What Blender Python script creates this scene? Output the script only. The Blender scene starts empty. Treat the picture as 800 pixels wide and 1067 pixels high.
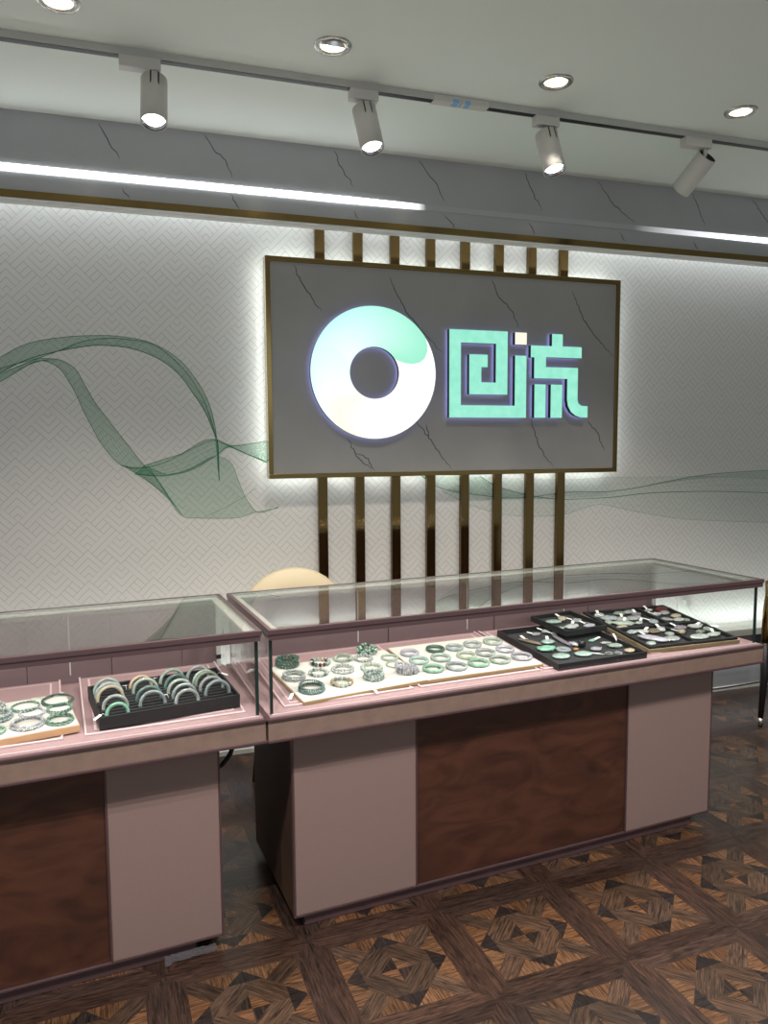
import bpy, bmesh, math, random
from math import sin, cos, pi, radians, atan2, hypot, sqrt
from mathutils import Vector, Matrix, Euler

random.seed(7)
S = bpy.context.scene
COL = S.collection

# ------------------------------------------------------------------ camera
F_PX, PITCH, ROLL, YAW, CAM_H = 790.45, 5.1621, -0.3445, 18.1421, 1.45
_y, _p, _r = radians(YAW), radians(PITCH), radians(ROLL)
fw = Vector((sin(_y) * cos(_p), cos(_y) * cos(_p), -sin(_p)))
rt = Vector((cos(_y), -sin(_y), 0))
up = rt.cross(fw)
rt2 = cos(_r) * rt + sin(_r) * up
up2 = -sin(_r) * rt + cos(_r) * up
cd = bpy.data.cameras.new('camera')
cam = bpy.data.objects.new('camera', cd)
COL.objects.link(cam)
cd.sensor_fit = 'VERTICAL'
cd.sensor_height = 36.0
cd.sensor_width = 27.0
cd.lens = F_PX / 1067 * 36.0
cd.clip_start = 0.05
m = Matrix.Identity(4)
for i in range(3):
    m[i][0], m[i][1], m[i][2] = rt2[i], up2[i], -fw[i]
m[2][3] = CAM_H
cam.matrix_world = m
S.camera = cam

# ------------------------------------------------------------------ world, exposure
W = bpy.data.worlds.new('World')
S.world = W
W.use_nodes = True
bg = W.node_tree.nodes['Background']
bg.inputs['Color'].default_value = (0.87, 0.97, 1.0, 1)
bg.inputs['Strength'].default_value = 0.34
S.view_settings.view_transform = 'Standard'
S.view_settings.look = 'None'
S.view_settings.gamma = 1
S.view_settings.use_curve_mapping = False
S.view_settings.exposure = 0.28

WALL_Y, CEIL_Z, FAS_Y = 3.583, 2.72, 3.289
SIGN_Y = 3.486


def area(name, loc, direction, sx, sy, power, color=(1, 1, 1), spread=180):
    l = bpy.data.lights.new(name, 'AREA')
    l.shape = 'RECTANGLE'
    l.size, l.size_y = sx, sy
    l.energy = power
    l.color = color
    l.spread = radians(spread)
    o = bpy.data.objects.new(name, l)
    COL.objects.link(o)
    o.location = loc
    o.rotation_euler = Vector(direction).to_track_quat('-Z', 'Y').to_euler()
    return o


def spot(name, loc, direction, power, angle, blend=0.5, radius=0.04, color=(1, 1, 1)):
    l = bpy.data.lights.new(name, 'SPOT')
    l.energy = power
    l.spot_size = radians(angle)
    l.spot_blend = blend
    l.shadow_soft_size = radius
    l.color = color
    o = bpy.data.objects.new(name, l)
    COL.objects.link(o)
    o.location = loc
    o.rotation_euler = Vector(direction).to_track_quat('-Z', 'Y').to_euler()
    return o


WARM = (1.0, 0.86, 0.70)
COOL = (0.93, 0.98, 1.0)
# cove strip that washes the wall from behind the fascia
cv = area('cove_light', (1.2, 3.535, 2.56), (0, 0.10, -1), 7.4, 0.02, 7.5, (0.88, 0.97, 1.0))
# ceiling lamps of the shop on this side of the counters
for i in range(5):
    spot('shop_downlight', (-1.4 + 1.25 * i, 0.95, 2.70), (0, 0.10, -1), (130, 130, 135, 85, 55)[i], 120, 0.9, 0.012, (1.0, 0.965, 0.92))
# the four downlights in view
for i in range(4):
    spot('downlight_beam', (-0.164 + 0.812 * i, 2.475, 2.70), (0, 0.0, -1), 50, 94, 0.7, 0.015, (1.0, 0.91, 0.80))
# unseen cool-white fill light, added behind the camera to brighten the shop front-on
area('rear_fill_light', (0.6, -2.6, 2.3), (0.05, 1, -0.25), 5.0, 1.2, 10, (0.95, 0.98, 1.0))


# ------------------------------------------------------------------ materials
def nt(name):
    mt = bpy.data.materials.new(name)
    mt.use_nodes = True
    t = mt.node_tree
    return mt, t, t.nodes['Principled BSDF']


def P(name, col, rough=0.5, metal=0.0, coat=0.0, emit=None, estr=0.0, trans=0.0, spec=0.5, var=0.0, vscale=20, bump=0.0):
    mt, t, b = nt(name)
    b.inputs['Base Color'].default_value = (*col, 1)
    b.inputs['Roughness'].default_value = rough
    b.inputs['Metallic'].default_value = metal
    b.inputs['Coat Weight'].default_value = coat
    b.inputs['Coat Roughness'].default_value = 0.08
    b.inputs['Transmission Weight'].default_value = trans
    b.inputs['Specular IOR Level'].default_value = spec
    if emit:
        b.inputs['Emission Color'].default_value = (*emit, 1)
        b.inputs['Emission Strength'].default_value = estr
    if var or bump:
        tc = t.nodes.new('ShaderNodeTexCoord')
        n = t.nodes.new('ShaderNodeTexNoise')
        n.inputs['Scale'].default_value = vscale
        n.inputs['Detail'].default_value = 4
        t.links.new(tc.outputs['Object'], n.inputs['Vector'])
        if var:
            r = t.nodes.new('ShaderNodeValToRGB')
            r.color_ramp.elements[0].position = 0.3
            r.color_ramp.elements[1].position = 0.7
            r.color_ramp.elements[0].color = (*[c * (1 - var) for c in col], 1)
            r.color_ramp.elements[1].color = (*[min(1, c * (1 + var)) for c in col], 1)
            t.links.new(n.outputs['Fac'], r.inputs['Fac'])
            t.links.new(r.outputs['Color'], b.inputs['Base Color'])
        if bump:
            bp = t.nodes.new('ShaderNodeBump')
            bp.inputs['Strength'].default_value = bump
            bp.inputs['Distance'].default_value = 0.002
            t.links.new(n.outputs['Fac'], bp.inputs['Height'])
            t.links.new(bp.outputs['Normal'], b.inputs['Normal'])
    return mt


class NB:
    """small helper to write math in shader nodes"""
    def __init__(s, t): s.t = t
    def m(s, op, a, b=None, c=None):
        n = s.t.nodes.new('ShaderNodeMath'); n.operation = op
        for i, v in enumerate((a, b, c)):
            if v is None: continue
            if isinstance(v, (int, float)): n.inputs[i].default_value = v
            else: s.t.links.new(v, n.inputs[i])
        return n.outputs[0]


def make_wall_mat():
    mt, t, b = nt('patterned_wallpaper')
    N = NB(t)
    tc = t.nodes.new('ShaderNodeTexCoord')
    sp = t.nodes.new('ShaderNodeSeparateXYZ')
    t.links.new(tc.outputs['Object'], sp.inputs[0])
    w = 0.1374
    x = N.m('ADD', sp.outputs['X'], 0.073 + 20 * w)
    X = N.m('PINGPONG', x, w)
    Y = N.m('ADD', sp.outputs['Z'], -2.291 + 20 * w)
    c = N.m('DIVIDE', N.m('ADD', Y, X), w)
    d = N.m('DIVIDE', N.m('SUBTRACT', Y, X), w)
    n = N.m('FLOOR', c)
    c1 = N.m('SUBTRACT', c, n)
    d1 = N.m('SUBTRACT', d, n)
    low = N.m('ADD', N.m('GREATER_THAN', c1, 0.5), -1.5)
    along = N.m('MULTIPLY', N.m('GREATER_THAN', d1, low), N.m('LESS_THAN', d1, 0.0))
    q = N.m('ADD', N.m('MULTIPLY', along, c1), N.m('MULTIPLY', N.m('SUBTRACT', 1.0, along), d1))
    lw = 0.014
    l1 = N.m('LESS_THAN', N.m('PINGPONG', N.m('ADD', q, 8.0), 0.125), lw)
    l2 = N.m('LESS_THAN', N.m('ABSOLUTE', d1), lw)
    l3 = N.m('LESS_THAN', N.m('ABSOLUTE', N.m('SUBTRACT', d1, low)), lw)
    line = N.m('MAXIMUM', l1, N.m('MAXIMUM', l2, l3))
    mix = t.nodes.new('ShaderNodeMix'); mix.data_type = 'RGBA'
    mix.inputs[6].default_value = (0.72, 0.70, 0.68, 1)
    mix.inputs[7].default_value = (0.50, 0.49, 0.475, 1)
    t.links.new(line, mix.inputs[0])
    t.links.new(mix.outputs[2], b.inputs['Base Color'])
    b.inputs['Roughness'].default_value = 0.55
    return mt


def make_floor_mat():
    mt, t, b = nt('parquet_wood')
    N = NB(t)
    at = t.nodes.new('ShaderNodeAttribute'); at.attribute_name = 'tone'
    uv = t.nodes.new('ShaderNodeUVMap')
    mp = t.nodes.new('ShaderNodeMapping')
    mp.inputs['Scale'].default_value = (9, 130, 1)
    t.links.new(uv.outputs[0], mp.inputs[0])
    n = t.nodes.new('ShaderNodeTexNoise')
    n.inputs['Scale'].default_value = 1.6; n.inputs['Detail'].default_value = 5; n.inputs['Distortion'].default_value = 1.2
    t.links.new(mp.outputs[0], n.inputs['Vector'])
    r = t.nodes.new('ShaderNodeValToRGB')
    r.color_ramp.elements[0].position = 0.36; r.color_ramp.elements[0].color = (0.22, 0.22, 0.22, 1)
    r.color_ramp.elements[1].position = 0.66; r.color_ramp.elements[1].color = (1.55, 1.5, 1.45, 1)
    t.links.new(n.outputs['Fac'], r.inputs['Fac'])
    mx = t.nodes.new('ShaderNodeMix'); mx.data_type = 'RGBA'; mx.blend_type = 'MULTIPLY'
    mx.inputs[0].default_value = 1.0
    t.links.new(at.outputs['Color'], mx.inputs[6]); t.links.new(r.outputs['Color'], mx.inputs[7])
    t.links.new(mx.outputs[2], b.inputs['Base Color'])
    b.inputs['Roughness'].default_value = 0.30
    b.inputs['Specular IOR Level'].default_value = 0.35
    b.inputs['Coat Weight'].default_value = 0.06
    b.inputs['Coat Roughness'].default_value = 0.2
    bp = t.nodes.new('ShaderNodeBump'); bp.inputs['Strength'].default_value = 0.12; bp.inputs['Distance'].default_value = 0.001
    t.links.new(n.outputs['Fac'], bp.inputs['Height']); t.links.new(bp.outputs['Normal'], b.inputs['Normal'])
    return mt


def make_glass(name, tint=(0.982, 0.988, 0.985), r0=0.035):
    mt = bpy.data.materials.new(name); mt.use_nodes = True
    t = mt.node_tree; t.nodes.clear(); N = NB(t)
    out = t.nodes.new('ShaderNodeOutputMaterial')
    tr = t.nodes.new('ShaderNodeBsdfTransparent'); tr.inputs[0].default_value = (*tint, 1)
    gl = t.nodes.new('ShaderNodeBsdfGlossy'); gl.inputs['Roughness'].default_value = 0.0
    gl.inputs['Color'].default_value = (1, 1, 1, 1)
    g = t.nodes.new('ShaderNodeNewGeometry')
    d = t.nodes.new('ShaderNodeVectorMath'); d.operation = 'DOT_PRODUCT'
    t.links.new(g.outputs['Normal'], d.inputs[0]); t.links.new(g.outputs['Incoming'], d.inputs[1])
    c = N.m('ABSOLUTE', d.outputs['Value'])
    k = N.m('POWER', N.m('SUBTRACT', 1.0, c), 5.0)
    f = N.m('ADD', N.m('MULTIPLY', k, 1 - r0), r0)
    mx = t.nodes.new('ShaderNodeMixShader')
    t.links.new(f, mx.inputs[0]); t.links.new(tr.outputs[0], mx.inputs[1]); t.links.new(gl.outputs[0], mx.inputs[2])
    t.links.new(mx.outputs[0], out.inputs[0])
    return mt


def make_film(name, col, alpha):
    """semi transparent print"""
    mt = bpy.data.materials.new(name); mt.use_nodes = True
    t = mt.node_tree; t.nodes.clear()
    out = t.nodes.new('ShaderNodeOutputMaterial')
    tr = t.nodes.new('ShaderNodeBsdfTransparent')
    df = t.nodes.new('ShaderNodeBsdfDiffuse'); df.inputs[0].default_value = (*col, 1)
    mx = t.nodes.new('ShaderNodeMixShader'); mx.inputs[0].default_value = alpha
    t.links.new(tr.outputs[0], mx.inputs[1]); t.links.new(df.outputs[0], mx.inputs[2])
    t.links.new(mx.outputs[0], out.inputs[0])
    return mt


def make_burl():
    mt, t, b = nt('burl_wood')
    tc = t.nodes.new('ShaderNodeTexCoord')
    mp = t.nodes.new('ShaderNodeMapping'); mp.inputs['Scale'].default_value = (2.0, 2.0, 5.0)
    t.links.new(tc.outputs['Object'], mp.inputs[0])
    n = t.nodes.new('ShaderNodeTexNoise'); n.inputs['Scale'].default_value = 2.5; n.inputs['Detail'].default_value = 6; n.inputs['Distortion'].default_value = 1.5
    t.links.new(mp.outputs[0], n.inputs['Vector'])
    r = t.nodes.new('ShaderNodeValToRGB')
    e = r.color_ramp.elements
    e[0].position = 0.25; e[0].color = (0.034, 0.013, 0.009, 1)
    e[1].position = 0.8; e[1].color = (0.100, 0.037, 0.021, 1)
    t.links.new(n.outputs['Fac'], r.inputs['Fac']); t.links.new(r.outputs[0], b.inputs['Base Color'])
    b.inputs['Roughness'].default_value = 0.3; b.inputs['Coat Weight'].default_value = 0.15; b.inputs['Coat Roughness'].default_value = 0.15
    return mt


def make_led_line():
    """diffuser over a strip whose middle section is dead"""
    mt, t, b = nt('fascia_led_diffuser')
    tc = t.nodes.new('ShaderNodeTexCoord'); sp = t.nodes.new('ShaderNodeSeparateXYZ')
    t.links.new(tc.outputs['Object'], sp.inputs[0])
    r = t.nodes.new('ShaderNodeValToRGB'); e = r.color_ramp.elements
    mr = t.nodes.new('ShaderNodeMapRange'); mr.inputs[1].default_value = 0.9; mr.inputs[2].default_value = 3.3
    t.links.new(sp.outputs['X'], mr.inputs[0]); t.links.new(mr.outputs[0], r.inputs[0])
    e[0].position = 0.0; e[0].color = (1, 1, 1, 1)
    e[1].position = 0.16; e[1].color = (0.0, 0.0, 0.0, 1)
    q = r.color_ramp.elements.new(0.62); q.color = (0.0, 0.0, 0.0, 1)
    q = r.color_ramp.elements.new(1.0); q.color = (.5, .5, .5, 1)
    q = r.color_ramp.elements.new(0.80); q.color = (.10, .10, .10, 1)
    b.inputs['Base Color'].default_value = (0.45, 0.46, 0.48, 1); b.inputs['Roughness'].default_value = 0.2
    b.inputs['Emission Color'].default_value = (0.95, 0.98, 1, 1)
    mm = NB(t).m('MULTIPLY', r.outputs[0], 8.0)
    t.links.new(mm, b.inputs['Emission Strength'])
    return mt


def make_vcol_emit(name, strength):
    mt, t, b = nt(name)
    at = t.nodes.new('ShaderNodeAttribute'); at.attribute_name = 'glow'
    b.inputs['Base Color'].default_value = (0.3, 0.35, 0.33, 1); b.inputs['Roughness'].default_value = 0.4
    t.links.new(at.outputs['Color'], b.inputs['Emission Color'])
    b.inputs['Emission Strength'].default_value = strength
    return mt


def make_letter_emit():
    mt, t, b = nt('letter_face')
    tc = t.nodes.new('ShaderNodeTexCoord')
    n = t.nodes.new('ShaderNodeTexNoise'); n.inputs['Scale'].default_value = 22; n.inputs['Detail'].default_value = 3
    t.links.new(tc.outputs['Object'], n.inputs['Vector'])
    r = t.nodes.new('ShaderNodeValToRGB'); e = r.color_ramp.elements
    e[0].position = 0.3; e[0].color = (0.27, 0.82, 0.60, 1)
    e[1].position = 0.75; e[1].color = (0.40, 0.93, 0.74, 1)
    t.links.new(n.outputs['Fac'], r.inputs[0]); t.links.new(r.outputs[0], b.inputs['Emission Color'])
    b.inputs['Base Color'].default_value = (0.1, 0.2, 0.17, 1)
    b.inputs['Emission Strength'].default_value = 0.76
    return mt


M = {}
M['wall'] = make_wall_mat()
M['floor'] = make_floor_mat()
M['glass'] = make_glass('clear_glass')
M['glass_top'] = make_glass('top_glass', r0=0.14)
M['glass_edge'] = P('glass_edge', (0.015, 0.03, 0.027), 0.2)
M['glass_edge_pale'] = P('pale_glass_edge', (0.22, 0.27, 0.25), 0.2)
M['ribbon'] = make_film('ribbon_veil', (0.08, 0.40, 0.21), 0.21)
M['ribbon_faint'] = make_film('faint_veil', (0.12, 0.42, 0.25), 0.09)
M['strand'] = make_film('ribbon_strand', (0.025, 0.28, 0.12), 0.36)
M['strand_edge'] = make_film('ribbon_edge', (0.018, 0.25, 0.10), 0.68)
M['ceiling'] = P('ceiling_paint', (0.78, 0.83, 0.78), 0.8)
M['sidewall'] = P('side_wall_paint', (0.55, 0.54, 0.52), 0.7)
M['fascia'] = P('grey_marble', (0.40, 0.405, 0.42), 0.16, spec=0.5, var=0.06, vscale=3)
M['signpanel'] = P('sign_marble', (0.34, 0.332, 0.322), 0.16, spec=0.45, var=0.05, vscale=4)
M['vein'] = P('marble_vein', (0.105, 0.105, 0.107), 0.25)
M['gold'] = P('brushed_gold', (0.25, 0.175, 0.068), 0.16, metal=1.0)
M['goldstrip'] = P('bronze_gold_strip', (0.17, 0.108, 0.042), 0.10, metal=1.0)
M['white_lip'] = P('white_paint', (0.78, 0.78, 0.76), 0.5)
M['led'] = make_led_line()
M['halo_led'] = P('halo_led', (0.8, 0.85, 0.85), 0.5, emit=(0.90, 1.0, 0.98), estr=15.0)
M['ring_face'] = make_vcol_emit('ring_face', 0.84)
M['letter_face'] = make_letter_emit()
M['dot_face'] = P('cream_face', (0.3, 0.28, 0.25), 0.4, emit=(1.0, 0.90, 0.74), estr=0.82)
M['letter_side'] = P('letter_return', (0.015, 0.018, 0.05), 0.3)
M['letter_back'] = P('letter_back_light', (0.3, 0.3, 0.6), 0.5, emit=(0.42, 0.45, 1.0), estr=1.5)
M['trackmetal'] = P('track_white', (0.50, 0.50, 0.47), 0.4)
M['black'] = P('black_plastic', (0.012, 0.012, 0.013), 0.4)
M['lampwhite'] = P('lamp_white', (0.60, 0.585, 0.55), 0.38)
M['lampdark'] = P('lamp_dark', (0.02, 0.02, 0.02), 0.5)
M['lampglow'] = P('lamp_lens', (1, 1, 1), 0.4, emit=(0.98, 0.99, 1.0), estr=5.0)
M['reflector'] = P('lamp_reflector', (0.7, 0.7, 0.73), 0.25, metal=1.0)
M['chrome'] = P('satin_nickel', (0.62, 0.60, 0.57), 0.25, metal=1.0)
M['warmglow'] = P('downlight_lens', (1, 0.95, 0.85), 0.4, emit=(1.0, 0.80, 0.50), estr=1.6)
M['warmled'] = P('downlight_led', (1, 0.95, 0.85), 0.4, emit=(1.0, 0.93, 0.78), estr=4.0)
M['blue'] = P('blue_label', (0.25, 0.45, 0.75), 0.5)
M['taupe'] = P('taupe_leather', (0.238, 0.158, 0.140), 0.5, var=0.03, vscale=220, bump=0.1)
M['fascia_taupe'] = P('brown_taupe_leather', (0.215, 0.140, 0.112), 0.5, var=0.10, vscale=25, bump=0.05)
M['mauve'] = P('mauve_metal', (0.115, 0.066, 0.070), 0.32, metal=0.35)
M['pink'] = P('pink_suede', (0.29, 0.185, 0.188), 0.6)
M['pinktrim'] = P('pink_metal', (0.55, 0.42, 0.43), 0.35)
M['backpanel'] = P('mauve_board', (0.165, 0.108, 0.112), 0.45)
M['burl'] = make_burl()
M['darkwood'] = P('dark_wood', (0.062, 0.033, 0.022), 0.6, spec=0.15, var=0.25, vscale=6)
M['plinth'] = P('plinth_black', (0.012, 0.010, 0.010), 0.5)
M['cream_rail'] = P('cream_rail', (0.62, 0.58, 0.52), 0.4)
M['greywhite'] = P('grey_white_metal', (0.50, 0.50, 0.49), 0.35)
M['caselight'] = P('case_led', (1, 1, 1), 0.5, emit=(1.0, 0.96, 0.92), estr=1.5)
M['ledge'] = P('ledge_white', (0.70, 0.70, 0.66), 0.4)
M['ledge_face'] = P('ledge_dark_marble', (0.05, 0.053, 0.056), 0.2)
M['lowpanel'] = P('lower_panel_grey', (0.30, 0.30, 0.31), 0.4)
M['traycream'] = P('cream_velvet', (0.53, 0.515, 0.47), 0.8)
M['trayedge'] = P('tray_edge_brass', (0.34, 0.24, 0.12), 0.4)
M['trayedge_wood'] = P('tray_edge_tan', (0.55, 0.33, 0.18), 0.5)
M['trayblack'] = P('black_leatherette', (0.006, 0.007, 0.008), 0.5)
M['traygrey'] = P('charcoal_velvet', (0.017, 0.018, 0.020), 0.9)
M['traygold'] = P('tray_gold', (0.52, 0.42, 0.25), 0.4, metal=0.3)
M['cord'] = P('black_cord', (0.008, 0.008, 0.008), 0.7)
M['tag'] = P('white_tag', (0.82, 0.82, 0.80), 0.5)
M['cream_shell'] = P('cream_leather', (0.60, 0.50, 0.33), 0.5)
M['film'] = make_film('clear_plastic_film', (0.085, 0.08, 0.09), 0.6)
M['cable_black'] = P('cable_black', (0.01, 0.01, 0.01), 0.35)
M['socket'] = P('socket_plastic', (0.68, 0.69, 0.66), 0.35)


def jade(name, col, trans=0.25):
    mt = P(name, col, 0.13, coat=0.3, trans=trans, var=0.22, vscale=60)
    mt.node_tree.nodes['Principled BSDF'].inputs['IOR'].default_value = 1.5
    return mt


J = {
    'dkgreen': jade('dark_green_jade', (0.048, 0.101, 0.075), 0.1),
    'teal': jade('teal_jade', (0.092, 0.154, 0.141), 0.1),
    'white': jade('white_jade', (0.462, 0.49, 0.462)),
    'clear': jade('icy_jade', (0.42, 0.462, 0.441), 0.35),
    'pale': jade('pale_green_jade', (0.364, 0.434, 0.371)),
    'aqua': jade('aqua_jade', (0.322, 0.434, 0.392)),
    'green': jade('green_jade', (0.238, 0.405, 0.299), 0.15),
    'vivid': jade('vivid_green_jade', (0.211, 0.44, 0.317), 0.1),
    'greygreen': jade('grey_green_jade', (0.299, 0.37, 0.317), 0.15),
    'olive': jade('olive_jade', (0.176, 0.22, 0.158), 0.1),
    'yellowgreen': jade('yellow_green_jade', (0.378, 0.427, 0.329)),
    'lilac': jade('lilac_jade', (0.42, 0.413, 0.469)),
    'grey': jade('grey_jade', (0.315, 0.336, 0.329)),
    'bluegrey': jade('blue_grey_jade', (0.336, 0.392, 0.392)),
    'peach': jade('peach_jade', (0.518, 0.385, 0.266), 0.1),
    'amber': jade('amber_jade', (0.546, 0.246, 0.062), 0.1),
    'brown': jade('brown_jade', (0.141, 0.11, 0.079), 0.0),
    'red': jade('dark_red_bead', (0.079, 0.013, 0.013), 0.0),
    'black': jade('black_bead', (0.011, 0.011, 0.011), 0.0),
    'beige': jade('beige_jade', (0.385, 0.336, 0.238), 0.1),
    'purplegrey': jade('purple_grey_jade', (0.176, 0.15, 0.176), 0.0),
}


# ------------------------------------------------------------------ mesh builder
class MB:
    def __init__(s):
        s.v = []; s.f = []; s.fm = []; s.sm = []; s.mats = []
    def mi(s, mat):
        if mat not in s.mats: s.mats.append(mat)
        return s.mats.index(mat)
    def face(s, idx, mat, smooth=False):
        s.f.append(idx); s.fm.append(s.mi(mat)); s.sm.append(smooth)
    def quad(s, pts, mat, smooth=False):
        b = len(s.v); s.v += [tuple(p) for p in pts]
        s.face(tuple(range(b, b + len(pts))), mat, smooth)
    def box(s, x0, x1, y0, y1, z0, z1, mat, M4=None, faces=None):
        """faces: {side: mat} override; sides -x +x -y +y -z +z"""
        b = len(s.v)
        pts = [(x, y, z) for z in (z0, z1) for y in (y0, y1) for x in (x0, x1)]
        if M4: pts = [tuple(M4 @ Vector(p)) for p in pts]
        s.v += pts
        F = {'-z': (0, 2, 3, 1), '+z': (4, 5, 7, 6), '-y': (0, 1, 5, 4), '+y': (2, 6, 7, 3), '-x': (0, 4, 6, 2), '+x': (1, 3, 7, 5)}
        for k, q in F.items():
            s.face(tuple(b + i for i in q), (faces or {}).get(k, mat))
    def bbox(s, x0, x1, y0, y1, z0, z1, mat, bev=0.002, M4=None):
        """bevelled box"""
        bm = bmesh.new()
        bmesh.ops.create_cube(bm, size=1)
        for v in bm.verts:
            v.co = Vector(((x0 + x1) / 2 + v.co.x * (x1 - x0), (y0 + y1) / 2 + v.co.y * (y1 - y0), (z0 + z1) / 2 + v.co.z * (z1 - z0)))
        bmesh.ops.bevel(bm, geom=list(bm.edges), offset=bev, segments=2, profile=0.6, affect='EDGES')
        s.addbm(bm, mat, M4)
    def addbm(s, bm, mat, M4=None, smooth=False):
        b = len(s.v); bm.verts.index_update()
        for v in bm.verts:
            s.v.append(tuple(M4 @ v.co) if M4 else tuple(v.co))
        for f in bm.faces: s.face(tuple(b + v.index for v in f.verts), mat, smooth)
        bm.free()
    def tube(s, pts, r, mat, n=8, closed=False, cap=True):
        pts = [Vector(p) for p in pts]; L = len(pts); b = len(s.v)
        prev = None
        for i, p in enumerate(pts):
            if closed: t = pts[(i + 1) % L] - pts[i - 1]
            else: t = pts[min(i + 1, L - 1)] - pts[max(i - 1, 0)]
            t = t.normalized() if t.length > 1e-9 else Vector((0, 0, 1))
            if prev is None:
                a = Vector((0, 0, 1)) if abs(t.z) < 0.9 else Vector((1, 0, 0))
                nrm = (a - t * a.dot(t)).normalized()
            else:
                nrm = prev - t * prev.dot(t)
                nrm = nrm.normalized() if nrm.length > 1e-6 else t.orthogonal().normalized()
            prev = nrm; bi = t.cross(nrm)
            rr = r[i] if isinstance(r, (list, tuple)) else r
            for k in range(n):
                a = 2 * pi * k / n
                s.v.append(tuple(p + (nrm * cos(a) + bi * sin(a)) * rr))
        for i in range(L if closed else L - 1):
            j = (i + 1) % L
            for k in range(n):
                s.face((b + i * n + k, b + i * n + (k + 1) % n, b + j * n + (k + 1) % n, b + j * n + k), mat, True)
        if cap and not closed:
            s.face(tuple(b + k for k in reversed(range(n))), mat)
            s.face(tuple(b + (L - 1) * n + k for k in range(n)), mat)
    def lathe(s, prof, mat, n=32, M4=None, mats=None, cap0=False, cap1=False):
        """prof: list of (r, z)"""
        b = len(s.v)
        for r, z in prof:
            for k in range(n):
                a = 2 * pi * k / n
                p = Vector((r * cos(a), r * sin(a), z))
                s.v.append(tuple(M4 @ p) if M4 else tuple(p))
        for i in range(len(prof) - 1):
            for k in range(n):
                s.face((b + i * n + k, b + i * n + (k + 1) % n, b + (i + 1) * n + (k + 1) % n, b + (i + 1) * n + k), mats[i] if mats else mat, True)
        if cap0: s.face(tuple(b + k for k in reversed(range(n))), mat)
        if cap1: s.face(tuple(b + (len(prof) - 1) * n + k for k in range(n)), mat)
    def ellipsoid(s, c, r, mat, nu=14, nv=8, M4=None, fn=None):
        b = len(s.v); c = Vector(c)
        def put(d):
            k = fn(d) if fn else 1.0
            p = c + Vector((d.x * r[0], d.y * r[1], d.z * r[2])) * k
            s.v.append(tuple(M4 @ p) if M4 else tuple(p))
        put(Vector((0, 0, -1)))
        for j in range(1, nv):
            ph = -pi / 2 + pi * j / nv
            for i in range(nu):
                th = 2 * pi * i / nu
                put(Vector((cos(ph) * cos(th), cos(ph) * sin(th), sin(ph))))
        put(Vector((0, 0, 1)))
        for i in range(nu):
            s.face((b, b + 1 + (i + 1) % nu, b + 1 + i), mat, True)
        for j in range(nv - 2):
            for i in range(nu):
                q = b + 1 + j * nu
                s.face((q + i, q + (i + 1) % nu, q + nu + (i + 1) % nu, q + nu + i), mat, True)
        q = b + 1 + (nv - 2) * nu; e = len(s.v) - 1
        for i in range(nu): s.face((q + i, q + (i + 1) % nu, e), mat, True)
    def torus(s, R, r, mat, M4=None, nu=40, nv=12, rz=None):
        b = len(s.v)
        for i in range(nu):
            a = 2 * pi * i / nu
            for k in range(nv):
                c = 2 * pi * k / nv
                p = Vector(((R + r * cos(c)) * cos(a), (R + r * cos(c)) * sin(a), (rz or r) * sin(c)))
                s.v.append(tuple(M4 @ p) if M4 else tuple(p))
        for i in range(nu):
            for k in range(nv):
                j, l = (i + 1) % nu, (k + 1) % nv
                s.face((b + i * nv + k, b + j * nv + k, b + j * nv + l, b + i * nv + l), mat, True)
    def prism(s, poly, y0, y1, mat, side=None, back=None):
        """poly in (x, z), extruded from y0 (front) to y1 (back)"""
        bm = bmesh.new()
        n = len(poly); b = len(s.v)
        s.v += [(x, y0, z) for x, z in poly] + [(x, y1, z) for x, z in poly]
        ar = sum(poly[i][0] * poly[(i + 1) % n][1] - poly[(i + 1) % n][0] * poly[i][1] for i in range(n))
        order = list(range(n)) if ar > 0 else list(reversed(range(n)))
        s.face(tuple(b + i for i in order), mat)
        s.face(tuple(b + n + i for i in reversed(order)), back or side or mat)
        for i in range(n):
            p, q = order[i], order[(i + 1) % n]
            s.face((b + q, b + p, b + n + p, b + n + q), side or mat)
        bm.free()
    def build(s, name, parent=None, loc=None, rot=None, mw=None):
        me = bpy.data.meshes.new(name)
        me.from_pydata(s.v, [], s.f)
        for mt in s.mats: me.materials.append(mt)
        me.polygons.foreach_set('material_index', s.fm)
        me.polygons.foreach_set('use_smooth', s.sm)
        me.update()
        o = bpy.data.objects.new(name, me)
        COL.objects.link(o)
        if parent: o.parent = parent
        if loc: o.location = loc
        if rot: o.rotation_euler = rot
        if mw: o.matrix_world = mw
        return o


def tag(o, label=None, cat=None, group=None, kind=None):
    if label: o['label'] = label
    if cat: o['category'] = cat
    if group: o['group'] = group
    if kind: o['kind'] = kind
    return o


def empty(name, mw=None, loc=None, label=None, cat=None, group=None):
    o = bpy.data.objects.new(name, None)
    COL.objects.link(o)
    o.empty_display_size = 0.05
    if mw: o.matrix_world = mw
    if loc: o.location = loc
    return tag(o, label, cat, group)


def struct(o, label, cat):
    return tag(o, label, cat, kind='structure')


def ribbon_pts(pl, step=0.012):
    """Catmull-Rom through (x, z) points, resampled evenly"""
    P_ = [pl[0]] + list(pl) + [pl[-1]]
    out = []
    for i in range(1, len(P_) - 2):
        p0, p1, p2, p3 = [Vector((*q, 0)) for q in P_[i - 1:i + 3]]
        for k in range(12):
            t = k / 12
            out.append(0.5 * ((2 * p1) + (-p0 + p2) * t + (2 * p0 - 5 * p1 + 4 * p2 - p3) * t * t + (-p0 + 3 * p1 - 3 * p2 + p3) * t ** 3))
    out.append(Vector((*pl[-1], 0)))
    return out


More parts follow.
